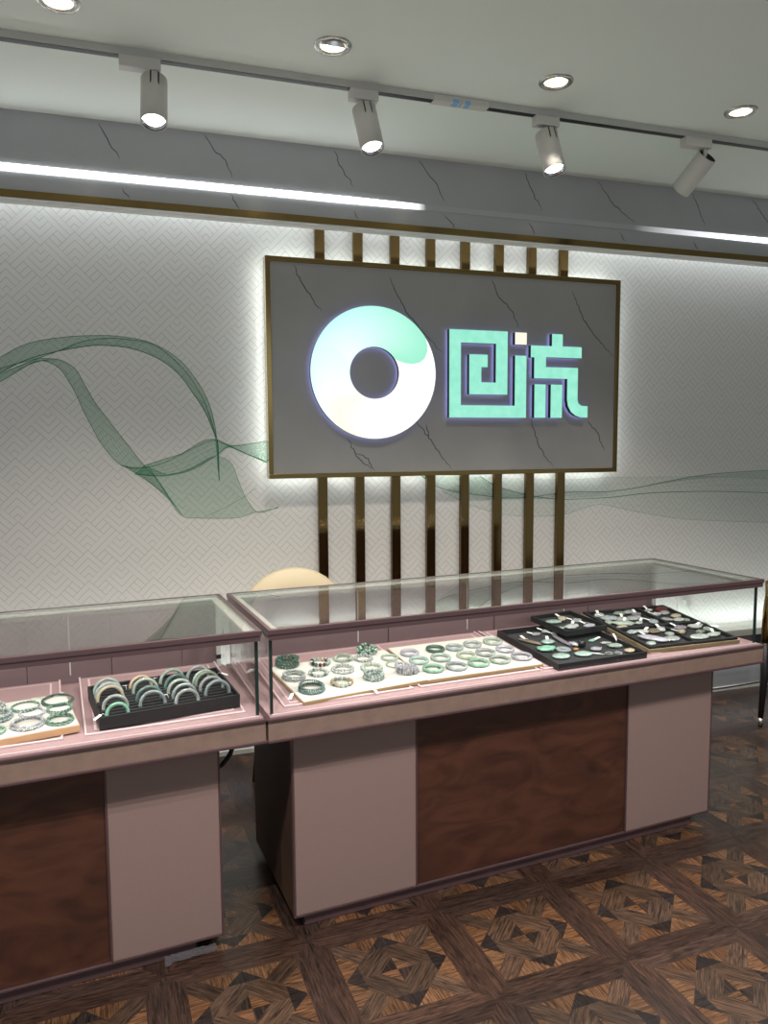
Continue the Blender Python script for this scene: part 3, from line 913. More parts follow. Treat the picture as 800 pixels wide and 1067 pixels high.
def build_case(CM, xa, xb, D, base, seams, doors, pads, lab):
    """local x runs xa..xb, y 0 (front) .. D (back)"""
    c = empty('display_case', mw=CM, label=lab, cat='display case', group='glass jewellery display cases')
    bx0, bx1, by, divs, kinds = base
    e = 0.003
    # body apron below the glass
    b = MB(); b.box(xa - e, xb + e, -e, D, ZB + 0.008, ZD - 0.008, M['fascia_taupe'])
    b.build('apron', c)
    b = MB()
    b.bbox(xa - e - .003, xb + e + .003, -e - .005, D + .003, ZB, ZB + 0.008, M['mauve'], 0.002)
    b.bbox(xa - e - .003, xb + e + .003, -e - .005, D + .003, ZD - 0.008, ZD, M['mauve'], 0.002)
    b.build('apron_trim', c)
    # floor of the showcase
    b = MB(); b.box(xa + 0.003, xb - 0.003, -0.001, D - 0.004, ZD, ZD + 0.003, M['pink'])
    b.box(xa + 0.012, xb - 0.012, 0.012, 0.020, ZD, ZD + 0.0045, M['pinktrim'])
    b.build('showcase_floor', c)
    for px0, px1 in pads:
        b = MB()
        ang = math.atan(SLOPE)
        Mp = Matrix.Translation((0, 0.06, ZD - 0.0005)) @ Matrix.Rotation(ang, 4, 'X')
        b.bbox(px0, px1, 0, 0.44, -0.004, 0.003, M['pink'], 0.001, Mp)
        b.bbox(px0, px1, -0.002, 0.007, -0.004, 0.0085, M['pinktrim'], 0.001, Mp)
        b.bbox(px0, px0 + 0.005, 0.007, 0.44, 0.002, 0.0075, M['pinktrim'], 0.001, Mp)
        b.bbox(px1 - 0.005, px1, 0.007, 0.44, 0.002, 0.0075, M['pinktrim'], 0.001, Mp)
        b.bbox(px0 + .025, px1 - .025, 0.03, 0.425, 0.002, 0.004, M['pinktrim'], 0.001, Mp)
        b.bbox(px0 + .031, px1 - .031, 0.036, 0.42, 0.0035, 0.0046, M['pink'], 0.0004, Mp)
        b.build('display_pad', c)
    # back panel with doors
    yb_ = D - 0.016
    b = MB(); b.box(xa + 0.01, xb - 0.012, yb_, yb_ + 0.012, ZD, ZT - 0.022, M['backpanel'])
    for sx in seams:
        b.box(sx - 0.002, sx + 0.002, yb_ - 0.003, yb_, ZD + 0.03, ZT - 0.03, M['greywhite'])
    b.build('back_panel', c)
    for d0, d1 in doors:
        b = MB()
        b.box(d0 - 0.0015, d1 + 0.0015, yb_ - 0.0008, yb_ - 0.0003, ZD + 0.012, 0.8985, M['black'])
        b.bbox(d0, d1, yb_ - 0.004, yb_ - 0.0008, ZD + 0.0135, 0.897, M['backpanel'], 0.0006)
        b.build('back_door', c)
    # top frame : two step metal rails
    i = 0.006
    for nm, (x0, x1, y0, y1) in dict(front_rail=(xa + i, xb - i, 0.0, 0.011), back_rail=(xa + i, xb - i, D - 0.011, D), side_rail=(xa + i, xa + i + 0.010, 0.011, D - 0.011), side_rail_b=(xb - i - 0.010, xb - i, 0.011, D - 0.011)).items():
        b = MB()
        ex = 0.003
        b.bbox(x0 - (ex if nm != 'side_rail_b' else 0), x1 + (ex if nm != 'side_rail' else 0), y0 - (ex if nm == 'front_rail' else 0), y1, ZT - 0.014, ZT, M['mauve'], 0.0012)
        b.bbox(x0, x1, y0, y1, ZT - 0.030, ZT - 0.0145, M['mauve'], 0.0012)
        b.build('side_rail' if nm.startswith('side') else nm, c)
    # pale lining under the glass edge
    b = MB()
    b.box(xa + .016, xb - .016, D - 0.045, D - 0.011, ZT - 0.013, ZT - 0.009, M['cream_rail'])
    b.box(xa + .016, xa + .040, 0.011, D - .045, ZT - 0.013, ZT - 0.009, M['cream_rail'])
    b.box(xb - .040, xb - .016, 0.011, D - .045, ZT - 0.013, ZT - 0.009, M['cream_rail'])
    tag(b.build('glass_bed', c), 'pale lining below the rim of the glass top')
    # panes
    b = MB(); b.box(xa + .0165, xb - .0165, 0.0115, D - .0115, ZT - 0.0085, ZT - 0.0015, M['glass_top'], faces={'-x': M['glass_edge_pale'], '+x': M['glass_edge_pale'], '+y': M['glass_edge_pale'], '-y': M['glass_edge_pale']}); b.build('glass_top', c)
    b = MB(); b.box(xa + .018, xb - .018, 0.022, 0.028, ZD + .0005, ZT - 0.031, M['glass'], faces={'-x': M['glass_edge'], '+x': M['glass_edge']}); b.build('front_glass', c)
    for x0 in (xa + .010, xb - .016):
        b = MB(); b.box(x0, x0 + .006, 0.029, D - .017, ZD + .0005, ZT - .031, M['glass'], faces={'-y': M['glass_edge']}); b.build('side_glass', c)
    for x0 in (xa + .0095, xb - .0175):
        b = MB(); b.box(x0, x0 + .008, 0.021, 0.0285, ZD + .0005, ZT - .0305, M['glass_edge']); b.build('corner_joint', c)
    for x0 in (xa + .010, xb - .024):
        b = MB(); b.bbox(x0, x0 + .014, D - .031, D - .0165, ZD + .003, ZT - .031, M['greywhite'], .001)
        b.box(x0 - .0005, x0 + .0145, D - .0315, D - .016, ZD + .03, ZD + .045, M['black'])
        b.build('corner_post', c)
    # light strip under the front rail
    b = MB(); b.box(xa + .04, xb - .04, 0.030, 0.044, ZT - .020, ZT - .0135, M['caselight'], faces={'-y': M['mauve'], '+z': M['mauve']})
    b.box(xa + .03, xb - .03, 0.0275, 0.030, ZT - .024, ZT - .0135, M['mauve'])
    b.build('light_strip', c)
    # base
    b = MB()
    b.box(bx0 + .012, bx1 - .012, by + .012, D - .04, 0.04, ZB, M['darkwood'])
    b.build('carcass', c)
    for x0, x1 in ((bx0, bx0 + .012), (bx1 - .012, bx1)):
        b = MB(); b.bbox(x0, x1, by + .012, D - .04, 0.04, ZB, M['darkwood'], .001); b.build('end_panel', c)
    for (x0, x1), k in zip(zip(divs, divs[1:]), kinds):
        b = MB()
        yy = by if k == 'taupe' else by + .004
        b.bbox(x0 + .002, x1 - .002, yy, by + .0125, 0.0425, ZB - .001, M[k], .0012)
        b.build('base_panel', c)
    b = MB()
    for k, x in enumerate(divs):
        x = min(max(x, bx0 + .003), bx1 - .003)
        b.bbox(x - .003, x + .003, by - .0015, by + .012, 0.04, ZB, M['mauve'], .0008)
    b.bbox(bx0, bx1, by - .0015, by + .012, 0.036, 0.042, M['mauve'], .0008)
    b.build('base_trim', c)
    b = MB(); b.box(bx0 + .03, bx1 - .075, by + .012, D - .06, 0, 0.036, M['plinth']); b.build('plinth', c)
    b = MB(); b.box(bx0 + .035, bx1 - .08, by + .0085, by + .012, 0.002, 0.03, M['mauve']); b.build('kick_strip', c)
    return c


case2 = build_case(CM2, 0.0, 1.9038, 0.5795, (0.0792, 1.7227, 0.0576, [0.0792, 0.484, 1.321, 1.7227], ['taupe', 'burl', 'taupe']),
                   [0.485, 0.948, 1.411], [(0.137, 0.359), (0.609, 0.821), (1.073, 1.285), (1.537, 1.75)],
                   [(0.06, 0.475), (0.50, 0.945), (0.96, 1.40), (1.42, 1.85)],
                   'long glass-topped display case on the right with a taupe and burl wood base')
case1 = build_case(CM1, -1.9038, 0.0, 0.5773, (-1.80, -0.1164, 0.0616, [-1.80, -1.40, -0.422, -0.1164], ['taupe', 'burl', 'taupe']),
                   [-0.49, -0.953, -1.416], [(-0.363, -0.14), (-0.84, -0.617), (-1.305, -1.08)],
                   [(-0.467, -0.04), (-0.93, -0.52), (-1.40, -0.96)],
                   'glass-topped display case on the left cut off by the picture edge')
for CM, xa, xb in ((CM2, 0.0, 1.9038), (CM1, -1.9038, 0.0)):
    d = (CM.to_3x3() @ Vector((0, 0.55, -1)))
    area('case_light', tuple(CM @ Vector(((xa + xb) / 2, 0.037, 0.914))), tuple(d), 1.78, 0.012, 3.0, (1.0, 0.97, 0.93)).rotation_euler.rotate_axis('Z', 0)


def on_case(CM, x, y, z, rz=0.0, slope=SLOPE):
    return CM @ Matrix.Translation((x, y, z)) @ Matrix.Rotation(math.atan(slope), 4, 'X') @ Matrix.Rotation(radians(rz), 4, 'Z')


# ------------------------------------------------------------------ trays
def flat_tray(name, mw, w, d, h, top, edge, label):
    t = empty(name, mw=mw, label=label, cat='tray')
    b = MB(); b.bbox(-w / 2, w / 2, -d / 2, d / 2, -h, -0.002, edge, .0012); b.build('board', t)
    b = MB(); b.bbox(-w / 2 + .002, w / 2 - .002, -d / 2 + .002, d / 2 - .002, -0.004, 0.0, top, .001)
    for k in range(3):
        y = -d / 2 + d * (k + 1) / 4
        b.box(-w / 2 + .012, w / 2 - .012, y - .0008, y + .0008, -0.0005, 0.0004, M['white_lip'])
    b.build('velvet_pad', t)
    return t


def rim_tray(name, mw, w, d, h, floor_mat, label, dividers=(), rim=0.007, rimmat=None):
    t = empty(name, mw=mw, label=label, cat='tray')
    rm = rimmat or M['trayblack']
    b = MB()
    b.bbox(-w / 2, w / 2, -d / 2, -d / 2 + rim, -h, 0, rm, .001); b.bbox(-w / 2, w / 2, d / 2 - rim, d / 2, -h, 0, rm, .001)
    b.bbox(-w / 2, -w / 2 + rim, -d / 2 + rim, d / 2 - rim, -h, 0, rm, .001); b.bbox(w / 2 - rim, w / 2, -d / 2 + rim, d / 2 - rim, -h, 0, rm, .001)
    b.box(-w / 2 + .002, w / 2 - .002, -d / 2 + .002, d / 2 - .002, -h, -h + .003, rm)
    b.build('rim', t)
    b = MB(); b.box(-w / 2 + rim, w / 2 - rim, -d / 2 + rim, d / 2 - rim, -h + .003, -h + .0055, floor_mat); b.build('lining', t)
    for x0, x1, y0, y1 in dividers:
        b = MB(); b.bbox(x0, x1, y0, y1, -h + .0055, -0.0008, rm, .001); b.build('divider', t)
    return t


TM = dict(
    A=on_case(CM2, .3181, .2223, .7114, 4.78), B=on_case(CM2, .7545, .243, .7128, -.05), T1=on_case(CM2, 1.187, .2232, .7238, -.18),
    T2=on_case(CM2, 1.293, .372, .7575, 4.0), T3=on_case(CM2, 1.6343, .2601, .7330, -3.36, .10), K=on_case(CM1, -.2469, .2049, .7371, 4.33), C=on_case(CM1, -.6486, .1883, .7195, 6.93))
flat_tray('bracelet_tray', TM['A'], .431, .31, .0125, M['traycream'], M['trayedge'], 'cream tray of bead bracelets at the left end of the right display case')
flat_tray('bangle_tray', TM['B'], .438, .325, .0125, M['traycream'], M['trayedge'], 'cream tray of pale jade bangles in the middle of the right display case')
flat_tray('bracelet_tray', TM['C'], .314, .242, .0215, M['traycream'], M['trayedge_wood'], 'cream tray of thin green bracelets in the left display case')
rim_tray('pendant_tray', TM['T1'], .378, .392, .025, M['traygrey'], 'black tray holding green pendants at its front, beside the bangle tray', [(-.18, .18, .088, .094)] if 0 else [])
rim_tray('pendant_tray', TM['T2'], .20, .215, .022, M['traygrey'], 'small black tray standing on the back of the larger black pendant tray')
T3 = rim_tray('pendant_tray', TM['T3'], .405, .419, .018, M['traygrey'], 'large black compartment tray with gold edge at the right end of the case', [(-.19, .19, -.012, .004), (.054, .068, .004, .197), (.006, .020, -.197, -.012)], .013)
b = MB(); b.bbox(-.2085, .2085, -.2155, .2155, -.024, -.0185, M['traygold'], .002)
for a0, a1, c0, c1 in ((-.2085, .2085, -.2155, -.2105), (-.2085, .2085, .2105, .2155), (-.2085, -.2035, -.2105, .2105), (.2035, .2085, -.2105, .2105)):
    b.bbox(a0, a1, c0, c1, -.0185, -.008, M['traygold'], .0015); b.build('gold_base', T3)
tag(T3.children[-1], 'pale gold base board')

# black tray of standing bangles
kt = rim_tray('bangle_tray', TM['K'], .385, .245, .036, M['trayblack'], 'black slotted tray of upright jade bangles in the left display case')
b = MB()
nrow = 11
for k in range(nrow):
    y = -.105 + .021 * k
    b.bbox(-.183, .183, y - .0062, y + .0062, -.030, -.006, M['trayblack'], .003)
tag(b.build('slot_cushion', kt), 'row of padded black ribs')
CN = ['left column', 'second column', 'third column', 'right column']
RN = {5: ['at the back', 'second from the back', 'in the middle', 'second from the front', 'at the front'], 4: ['at the back', 'second from the back', 'second from the front', 'at the front']}
KB = [  # columns: list of (row y, material, word, R, dx)
    (-.145, [(.082, 'greygreen', 'grey green', .033, 0), (.040, 'bluegrey', 'whitish grey', .034, .0), (.019, 'beige', 'cream', .033, 0), (-.044, 'white', 'pale white', .030, .004), (-.105 + .0105, 'vivid', 'green', .026, .003)]),
    (-.050, [(.082, 'peach', 'peach', .029, 0), (.040, 'greygreen', 'grey green', .032, .005), (-.023, 'teal', 'dark teal', .032, .004), (-.065, 'bluegrey', 'pale aqua', .032, .006)]),
    (.043, [(.082, 'greygreen', 'grey', .033, -.002), (.040, 'teal', 'teal grey', .031, .002), (-.002, 'pale', 'pale cream green', .031, .002), (-.044, 'bluegrey', 'blue grey', .031, .006), (-.086, 'white', 'whitish', .030, .004)]),
    (.132, [(.082, 'grey', 'grey white', .031, -.012), (.040, 'greygreen', 'dark grey green', .031, -.003), (.019, 'olive', 'olive', .032, .000), (-.023, 'grey', 'grey beige', .032, .002), (-.065, 'bluegrey', 'pale blue grey', .033, .008)]),
]
for ci, (cx, col) in enumerate(KB):
    for ri, (ry, mt, word, R, dx) in enumerate(col):
        R += .0065
        ry = -.105 + .021 * (round((ry + .105) / .021 - .5) + .5)
        mw = TM['K'] @ Matrix.Translation((cx + dx, ry, -.005 + (R - .0375) * 0.6)) @ Matrix.Rotation(radians(90 - random.uniform(2, 9)), 4, 'X') @ Matrix.Rotation(random.uniform(-.1, .1), 4, 'Y')
        b = MB(); b.torus(R - .0050, .0050, J[mt], nu=48, nv=12, rz=.0054)
        tag(b.build('jade_bangle', mw=mw), f'{word} jade bangle upright in the black tray, {CN[ci]}, {RN[len(col)][ri]}', 'bangle', 'bangles standing in the black tray')


def price_tag_mesh(b, p, a, L=0.02, w=0.009, tilt=0.5, M4=None):
    T = Matrix.Translation(p) @ Matrix.Rotation(a, 4, 'Z') @ Matrix.Rotation(-tilt, 4, 'Y')
    if M4: T = M4 @ T
    b.bbox(0, L, -w / 2, w / 2, 0, .0008, M['tag'], .0003, T)


for (x, y, z, a, lab) in ((-.187, -.112, .004, 3.6, 'white price tag at the front left corner of the black bangle tray'), (-.098, .045, .014, 1.6, 'white price tag between the left two columns of upright bangles'),
                          (-.005, -.065, .012, 1.9, 'white price tag between the middle columns of upright bangles'), (-.008, .075, .012, 1.2, 'small white price tag at the back middle of the black bangle tray'), (.186, .05, .006, -.35, 'white price tag on a string over the right edge of the black bangle tray')):
    t = empty('price_tag', mw=TM['K'] @ Matrix.Translation((x, y, z)), label=lab, cat='price tag')
    b = MB(); price_tag_mesh(b, (0, 0, 0), a, .022, .010, -.35); b.build('card', t)
    b = MB(); b.tube([(0, 0, 0), (-.006 * cos(a), -.006 * sin(a), .002), (-.014 * cos(a), -.014 * sin(a), -.006)], .0005, M['tag'], 5); b.build('string', t)


# ------------------------------------------------------------------ bracelets
def bracelet(mw, r, br, cols, coils=1, n=None, squash=1.0, name='bead_bracelet'):
    b = MB()
    rg = random.Random(int(r * 1e5) + coils * 17 + len(cols))
    for c in range(coils):
        rr = (r - br) * (1 - rg.uniform(.02, .13) * (c > 0))
        ox_, oy_ = ((rg.uniform(-1, 1) * br * 1.1, rg.uniform(-1, 1) * br * 1.1) if c else (0, 0))
        nn = n or max(12, int(2 * pi * rr / (br * 2.02)))
        pa, pt = rg.uniform(0, 6), rg.uniform(.2, .7)
        for k in range(nn):
            a = 2 * pi * k / nn + c * .1
            z = br + c * br * 1.05 + (pt * br * sin(a + pa) if c else 0) + (.25 * br * sin(a * 2 + c) if coils > 1 and c else 0)
            mt = J[cols[k % len(cols)]]
            b.ellipsoid((ox_ + rr * cos(a), oy_ + rr * squash * sin(a), z), (br, br, br), mt, 8, 6)
    return b.build(name, mw=mw)


AL = 'on the left cream tray of the right case'
G = 'bead bracelets on the left cream tray'
AI = [  # x, y, r, bead r, colours, coils, label
    (-.1531, .146, .041, .0052, ['dkgreen'], 4, 'stacked dark green bead bracelet at the back left corner of the cream tray'),
    (-.1736, .0322, .0385, .0036, ['clear'], 4, 'icy white coiled bracelet below the dark green stack, left edge of the tray'),
    (-.1604, -.0835, .042, .0034, ['teal'], 4, 'dark teal small-bead bracelet coiled at the front left of the cream tray'),
    (-.0481, .1142, .036, .0066, ['greygreen', 'black', 'dkgreen', 'red', 'red', 'greygreen', 'aqua', 'greygreen', 'black', 'beige', 'pale'], 1, 'multicoloured bead bracelet with dark red and black beads'),
    (-.0896, .0305, .034, .0056, ['greygreen', 'grey', 'pale', 'teal'], 1, 'mottled grey green bead bracelet in the middle left of the tray'),
    (-.0563, -.0751, .037, .0068, ['pale', 'yellowgreen', 'clear', 'amber', 'pale', 'beige'], 1, 'pale green bead bracelet with orange amber beads at the front'),
    (.0362, .1209, .034, .0042, ['yellowgreen', 'pale', 'greygreen'], 2, 'yellowish green fine bead bracelet at the back of the tray'),
    (-.0064, .0256, .039, .0046, ['clear', 'white'], 2, 'clear icy bead bracelet in the centre of the tray'),
    (.142, .1476, .037, .0058, ['greygreen', 'dkgreen', 'green'], 3, 'stacked mid green bead bracelet at the back right of the tray'),
    (.1011, .0914, .034, .0052, ['clear', 'grey'], 1, 'clear grey bead bracelet in front of the green stack'),
    (.0849, -.0016, .038, .0066, ['pale', 'pale', 'yellowgreen'], 1, 'pale green large-bead bracelet in the right half of the tray'),
    (.054, -.0757, .035, .0052, ['aqua', 'clear'], 3, 'aqua green stacked bead bracelet near the front edge by the tag'),
    (.1711, -.0015, .031, .0034, ['yellowgreen'], 1, 'thin yellow green bracelet at the right edge of the bead tray'),
    (.182, -.069, .039, .0058, ['lilac', 'lilac', 'white'], 3, 'lilac stacked bead bracelet at the front right corner of the bead tray'),
]
for x, y, r, br, cols, coils, lab in AI:
    bracelet_o = bracelet(TM['A'] @ Matrix.Translation((x, y, .0006)) @ Matrix.Rotation(random.uniform(0, 3), 4, 'Z'), r, br, cols, coils)
    tag(bracelet_o, lab, 'bracelet', G)
b = MB(); b.torus(.0265, .004, J['pale'], Matrix.Translation((0, 0, .0045)))
tag(b.build('jade_bangle', mw=TM['A'] @ Matrix.Translation((.1867, .0631, 0))), 'small pale green ring bangle at the right edge of the bead bracelet tray', 'bangle')
for (x, y, a, lab) in ((-.225, -.09, 3.9, 'white price tag hanging over the left edge of the bead bracelet tray'), (.012, -.158, -1.2, 'white price tag hanging over the front edge of the bead bracelet tray')):
    t = empty('price_tag', mw=TM['A'] @ Matrix.Translation((x, y, .003)), label=lab, cat='price tag')
    b = MB(); price_tag_mesh(b, (0, 0, 0), a, .022, .010, -.5); b.build('card', t)
    b = MB(); b.tube([(0, 0, 0), (-.01 * cos(a), -.01 * sin(a), .002), (-.022 * cos(a), -.022 * sin(a), 0)], .0005, M['tag'], 5); b.build('string', t)

ROWN = ['back row', 'middle row', 'front row']
PN = ['first', 'second', 'third', 'fourth', 'fifth']
BI = [
    [(-.1728, .0732, .0335, 'lilac', 'greyish lilac'), (-.07, .0794, .0345, 'dkgreen', 'dark green'), (.0024, .0713, .032, 'bluegrey', 'pale blue grey'), (.0813, .0813, .034, 'clear', 'icy clear'), (.1686, .0849, .036, 'pale', 'pale green white')],
    [(-.1755, -.0072, .035, 'aqua', 'pale aqua'), (-.0926, -.0067, .036, 'greygreen', 'pale grey green'), (.0036, -.0153, .036, 'yellowgreen', 'pale yellow green'), (.0799, -.0131, .036, 'grey', 'pale grey'), (.1657, -.0037, .034, 'lilac', 'pale lilac')],
    [(-.1643, -.091, .036, 'green', 'bright green'), (-.0815, -.0989, .037, 'bluegrey', 'grey aqua'), (.0044, -.0949, .037, 'green', 'soft green'), (.0901, -.0918, .037, 'pale', 'glassy pale green'), (.1798, -.0891, .038, 'lilac', 'milky lilac')],
]
for ri, row in enumerate(BI):
    for k, (x, y, R, mt, word) in enumerate(row):
        b = MB(); hh = .0062
        b.torus(R - .0056, .0056, J[mt], Matrix.Translation((0, 0, hh)), 48, 14, rz=hh)
        tag(b.build('jade_bangle', mw=TM['B'] @ Matrix.Translation((x, y, .0002))), f'{word} jade bangle lying on the cream bangle tray, {ROWN[ri]}, {PN[k]} from left', 'bangle', 'bangles on the cream tray')

CI = [
    (.128, .064, .044, .0022, ['dkgreen'], 3, 'dark green fine strand bracelet at the back right of the left cream tray'),
    (.1236, .0, .034, .0022, ['green', 'dkgreen'], 3, 'green fine strand bracelet between the two at the right edge of the left cream tray'),
    (.1146, -.078, .036, .0023, ['green', 'dkgreen', 'green'], 4, 'mid green coiled bracelet at the front right of the left cream tray'),
    (.0435, .058, .038, .0024, ['green', 'dkgreen'], 2, 'green bracelet in the second row at the back of the left cream tray'),
    (.0555, .006, .034, .0036, ['lilac'], 1, 'lilac bead bracelet partly under the green one on the left cream tray'),
    (.037, -.066, .043, .0042, ['lilac', 'white'], 2, 'double-coiled pale lilac bead bracelet at the front of the left cream tray'),
    (-.025, .012, .036, .0048, ['bluegrey', 'aqua', 'clear'], 3, 'grey aqua bead bracelet bunch at the picture edge on the left cream tray'),
    (-.045, -.075, .030, .0030, ['green'], 2, 'green bracelet at the front picture edge of the left cream tray'),
    (-.030, .085, .028, .0040, ['white', 'grey'], 2, 'white grey bead bracelet at the back picture edge of the left cream tray'),
]
for x, y, r, br, cols, coils, lab in CI:
    tag(bracelet(TM['C'] @ Matrix.Translation((x, y, .0006)) @ Matrix.Rotation(random.uniform(0, 3), 4, 'Z'), r, br, cols, coils), lab, 'bracelet', 'bracelets on the left cream tray')
b = MB(); b.tube([(-.02, 0, .001), (-.005, .012, .006), (.012, .013, .004), (.03, .004, .002), (.05, .008, .001)], .0012, J['yellowgreen'], 6)
tag(b.build('yellow_string', mw=TM['C'] @ Matrix.Translation((.07, .092, .001))), 'yellow green string at the back edge of the left cream tray', 'string')
b = MB(); price_tag_mesh(b, (0, 0, 0), .2, .03, .012, .05)
tag(b.build('price_tag', mw=TM['C'] @ Matrix.Translation((.12, .106, .002))), 'white price tag at the back right corner of the left cream tray', 'price tag')


# ------------------------------------------------------------------ pendants
def lumps(seed, amp):
    r = random.Random(seed)
    ph = [r.uniform(0, 6.28) for _ in range(6)]
    return lambda d: 1 + amp * (sin(5 * d.x + ph[0]) * sin(6 * d.y + ph[1]) + .6 * sin(9 * d.x + ph[2]) * cos(8 * d.y + ph[3]))


def pendant(tray, z0, x, y, rx, ry, mt, a, label, cat='pendant', group=None, shape='oval', cord=None, tagdir=None, lift=0.0, name=None):
    """stone lying flat, black cord loop, white tag"""
    mw = TM[tray] @ Matrix.Translation((x, y, z0 + lift)) @ Matrix.Rotation(a, 4, 'Z')
    t = empty(name or 'jade_pendant', mw=mw, label=label, cat=cat, group=group)
    kk = {'T1': 1.25, 'T2': 1.3, 'T3': 1.42}[tray]
    rx, ry = rx * kk, ry * kk
    h = min(.0065, .30 * ry + .0015)
    b = MB()
    sd = hash((round(x * 1e4), round(y * 1e4))) & 0xffff
    if shape == 'oval': b.ellipsoid((0, 0, h), (rx, ry, h), J[mt], 20, 8)
    elif shape == 'disc':
        b.lathe([(.16 * rx, h * .4), (.25 * rx, 0), (.85 * rx, 0), (rx, h * .7), (.85 * rx, h * 1.4), (.25 * rx, h * 1.4), (.16 * rx, h)], J[mt], 24)
    elif shape == 'carved': b.ellipsoid((0, 0, h * 1.2), (rx, ry, h * 1.2), J[mt], 20, 10, fn=lumps(sd, .16))
    elif shape == 'leaf':
        b.ellipsoid((0, 0, h), (rx, ry, h), J[mt], 20, 8, fn=lambda d: 1 - .35 * abs(d.y) * (d.x > 0) - .1 * (d.x < -.5))
    elif shape == 'long': b.ellipsoid((0, 0, h * 1.3), (rx, ry, h * 1.3), J[mt], 18, 8, fn=lumps(sd, .10))
    elif shape == 'ball': b.ellipsoid((0, 0, rx), (rx, rx, rx), J[mt], 18, 10)
    elif shape == 'ring': b.torus(rx - .002, .002, J[mt], Matrix.Translation((0, 0, .0022)), 24, 8)
    b.build('stone', t)
    if shape in ('oval', 'leaf', 'carved', 'long'):
        b = MB(); b.torus(.0022, .0007, M['chrome'], Matrix.Translation((rx + .0008, 0, h)) @ Matrix.Rotation(pi / 2, 4, 'X'), 12, 6); b.build('bail', t)
    if cord:
        r = random.Random(sd + 1)
        b = MB(); pts = []
        n = 30; L = cord
        for i in range(n):
            q = 2 * pi * i / n
            pts.append((rx + .003 + L * (1 - cos(q)) / 2 + .1 * L * sin(3 * q + r.uniform(0, .3)), .35 * L * sin(q) + .1 * L * sin(2 * q + sd), .002 + .0025 * (1 + sin(4 * q + sd))))
        b.tube(pts, .0011, M['cord'], 6, closed=True)
        pts = [(rx + .6 * L + .2 * L * cos(q), .1 * L + .28 * L * sin(q * 1.3), .003 + .003 * sin(q * 2)) for q in [k * .45 for k in range(16)]]
        b.tube(pts, .0012, M['cord'], 6)
        b.build('cord', t)
    if tagdir is not None:
        b = MB()
        dx = rx * .6
        price_tag_mesh(b, (dx * cos(tagdir), dx * sin(tagdir), h * 1.6), tagdir, .024, .011, .22)
        b.tube([(0, 0, h * 2), (dx * .5 * cos(tagdir), dx * .5 * sin(tagdir), h * 2.6), (dx * cos(tagdir), dx * sin(tagdir), h * 1.8)], .0004, M['tag'], 5)
        b.build('price_tag', t)
    return t


FT1 = -.0192
g1 = 'pendants in the black pendant tray'
W1 = ' in the black pendant tray'
pendant('T1', FT1, -.124, .073, .040, .0085, 'brown', -1.05, 'brown grey bamboo-shaped carving with a white tag' + W1, shape='long', tagdir=2.7, group=g1)
pendant('T1', FT1, -.050, .139, .017, .009, 'grey', .3, 'small grey silver trinket with a white tag behind the brown carving', shape='carved', tagdir=2.4, group=g1)
pendant('T1', FT1, .008, .158, .017, .010, 'white', .2, 'small white trinket with a white tag at the back of the black pendant tray', shape='carved', tagdir=2.2, group=g1)
pendant('T1', FT1, .020, .122, .012, .010, 'white', 1.2, 'white shell-like trinket right beside the purple feather carving', shape='carved', tagdir=1.6, group=g1)
pendant('T1', FT1, -.062, .045, .022, .015, 'aqua', .2, 'pale aqua oval pendant behind the large green oval', shape='carved', tagdir=.9, group=g1)
pendant('T1', FT1, -.110, -.017, .030, .021, 'vivid', .1, 'large bright green oval pendant' + W1, shape='carved', group=g1)
pendant('T1', FT1, -.107, -.098, .028, .021, 'aqua', .1, 'milky aqua oval pendant nearest the front left corner of the black pendant tray', shape='oval', group=g1)
pendant('T1', FT1, -.055, -.040, .023, .017, 'bluegrey', .9, 'grey aqua pendant between the milky oval and the purple carving', shape='disc', group=g1)
pendant('T1', FT1, -.002, .050, .052, .0085, 'purplegrey', -1.65, 'dark purple feather-shaped carving' + W1, shape='long', group=g1)
pendant('T1', FT1, .016, -.006, .018, .010, 'lilac', -1.3, 'lavender pendant at the tip of the purple feather carving', shape='carved', group=g1)
pendant('T1', FT1, .030, -.034, .0125, .012, 'black', 0, 'round black ball ornament' + W1, shape='ball', group=g1)
pendant('T1', FT1, -.010, -.054, .009, .007, 'amber', .5, 'small amber bead beside the black ball', shape='carved', group=g1)
pendant('T1', FT1, -.018, -.105, .027, .020, 'aqua', -.1, 'aqua green oval pendant at the front middle of the black pendant tray', shape='oval', group=g1)
pendant('T1', FT1, .0599, -.0767, .0175, .014, 'lilac', 0, 'pale lilac oval stone with a silver edge', shape='oval', group=g1)
pendant('T1', FT1, .030, -.1145, .021, .004, 'white', -.7, 'slim white bar pendant beside the pale lilac oval', shape='long', group=g1)
pendant('T1', FT1, .112, .010, .017, .008, 'vivid', .1, 'small vivid green leaf pendant towards the back right', shape='leaf', tagdir=.0, group=g1)
pendant('T1', FT1, .1417, -.030, .018, .008, 'white', -.3, 'white sliver pendant behind the green and white oval', shape='leaf', group=g1)
pendant('T1', FT1, .147, -.075, .022, .014, 'pale', -.4, 'green and white mottled pendant at the right of the black pendant tray', shape='carved', group=g1)
pendant('T1', FT1, .163, -.135, .017, .012, 'beige', .2, 'cream yellow carved stone in the front right corner of the black pendant tray', shape='carved', group=g1)
pendant('T1', FT1, .082, -.122, .011, .010, 'clear', 0, 'small clear ring in front of the pale lilac oval', 'ring', g1, shape='ring')
pendant('T1', FT1, .116, -.132, .011, .010, 'clear', 0, 'small clear ring next to the cream yellow carved stone', 'ring', g1, shape='ring')
t = empty('price_tag', mw=TM['T1'] @ Matrix.Translation((.180, -.045, -.005)), label='upright white price tag by the right rim of the black pendant tray', cat='price tag')
b = MB(); price_tag_mesh(b, (0, 0, 0), 1.9, .028, .011, .9); b.build('card', t)
b = MB(); b.tube([(0, 0, 0), (-.008, -.006, -.004), (-.018, -.014, -.010)], .0005, M['tag'], 5); b.build('string', t)

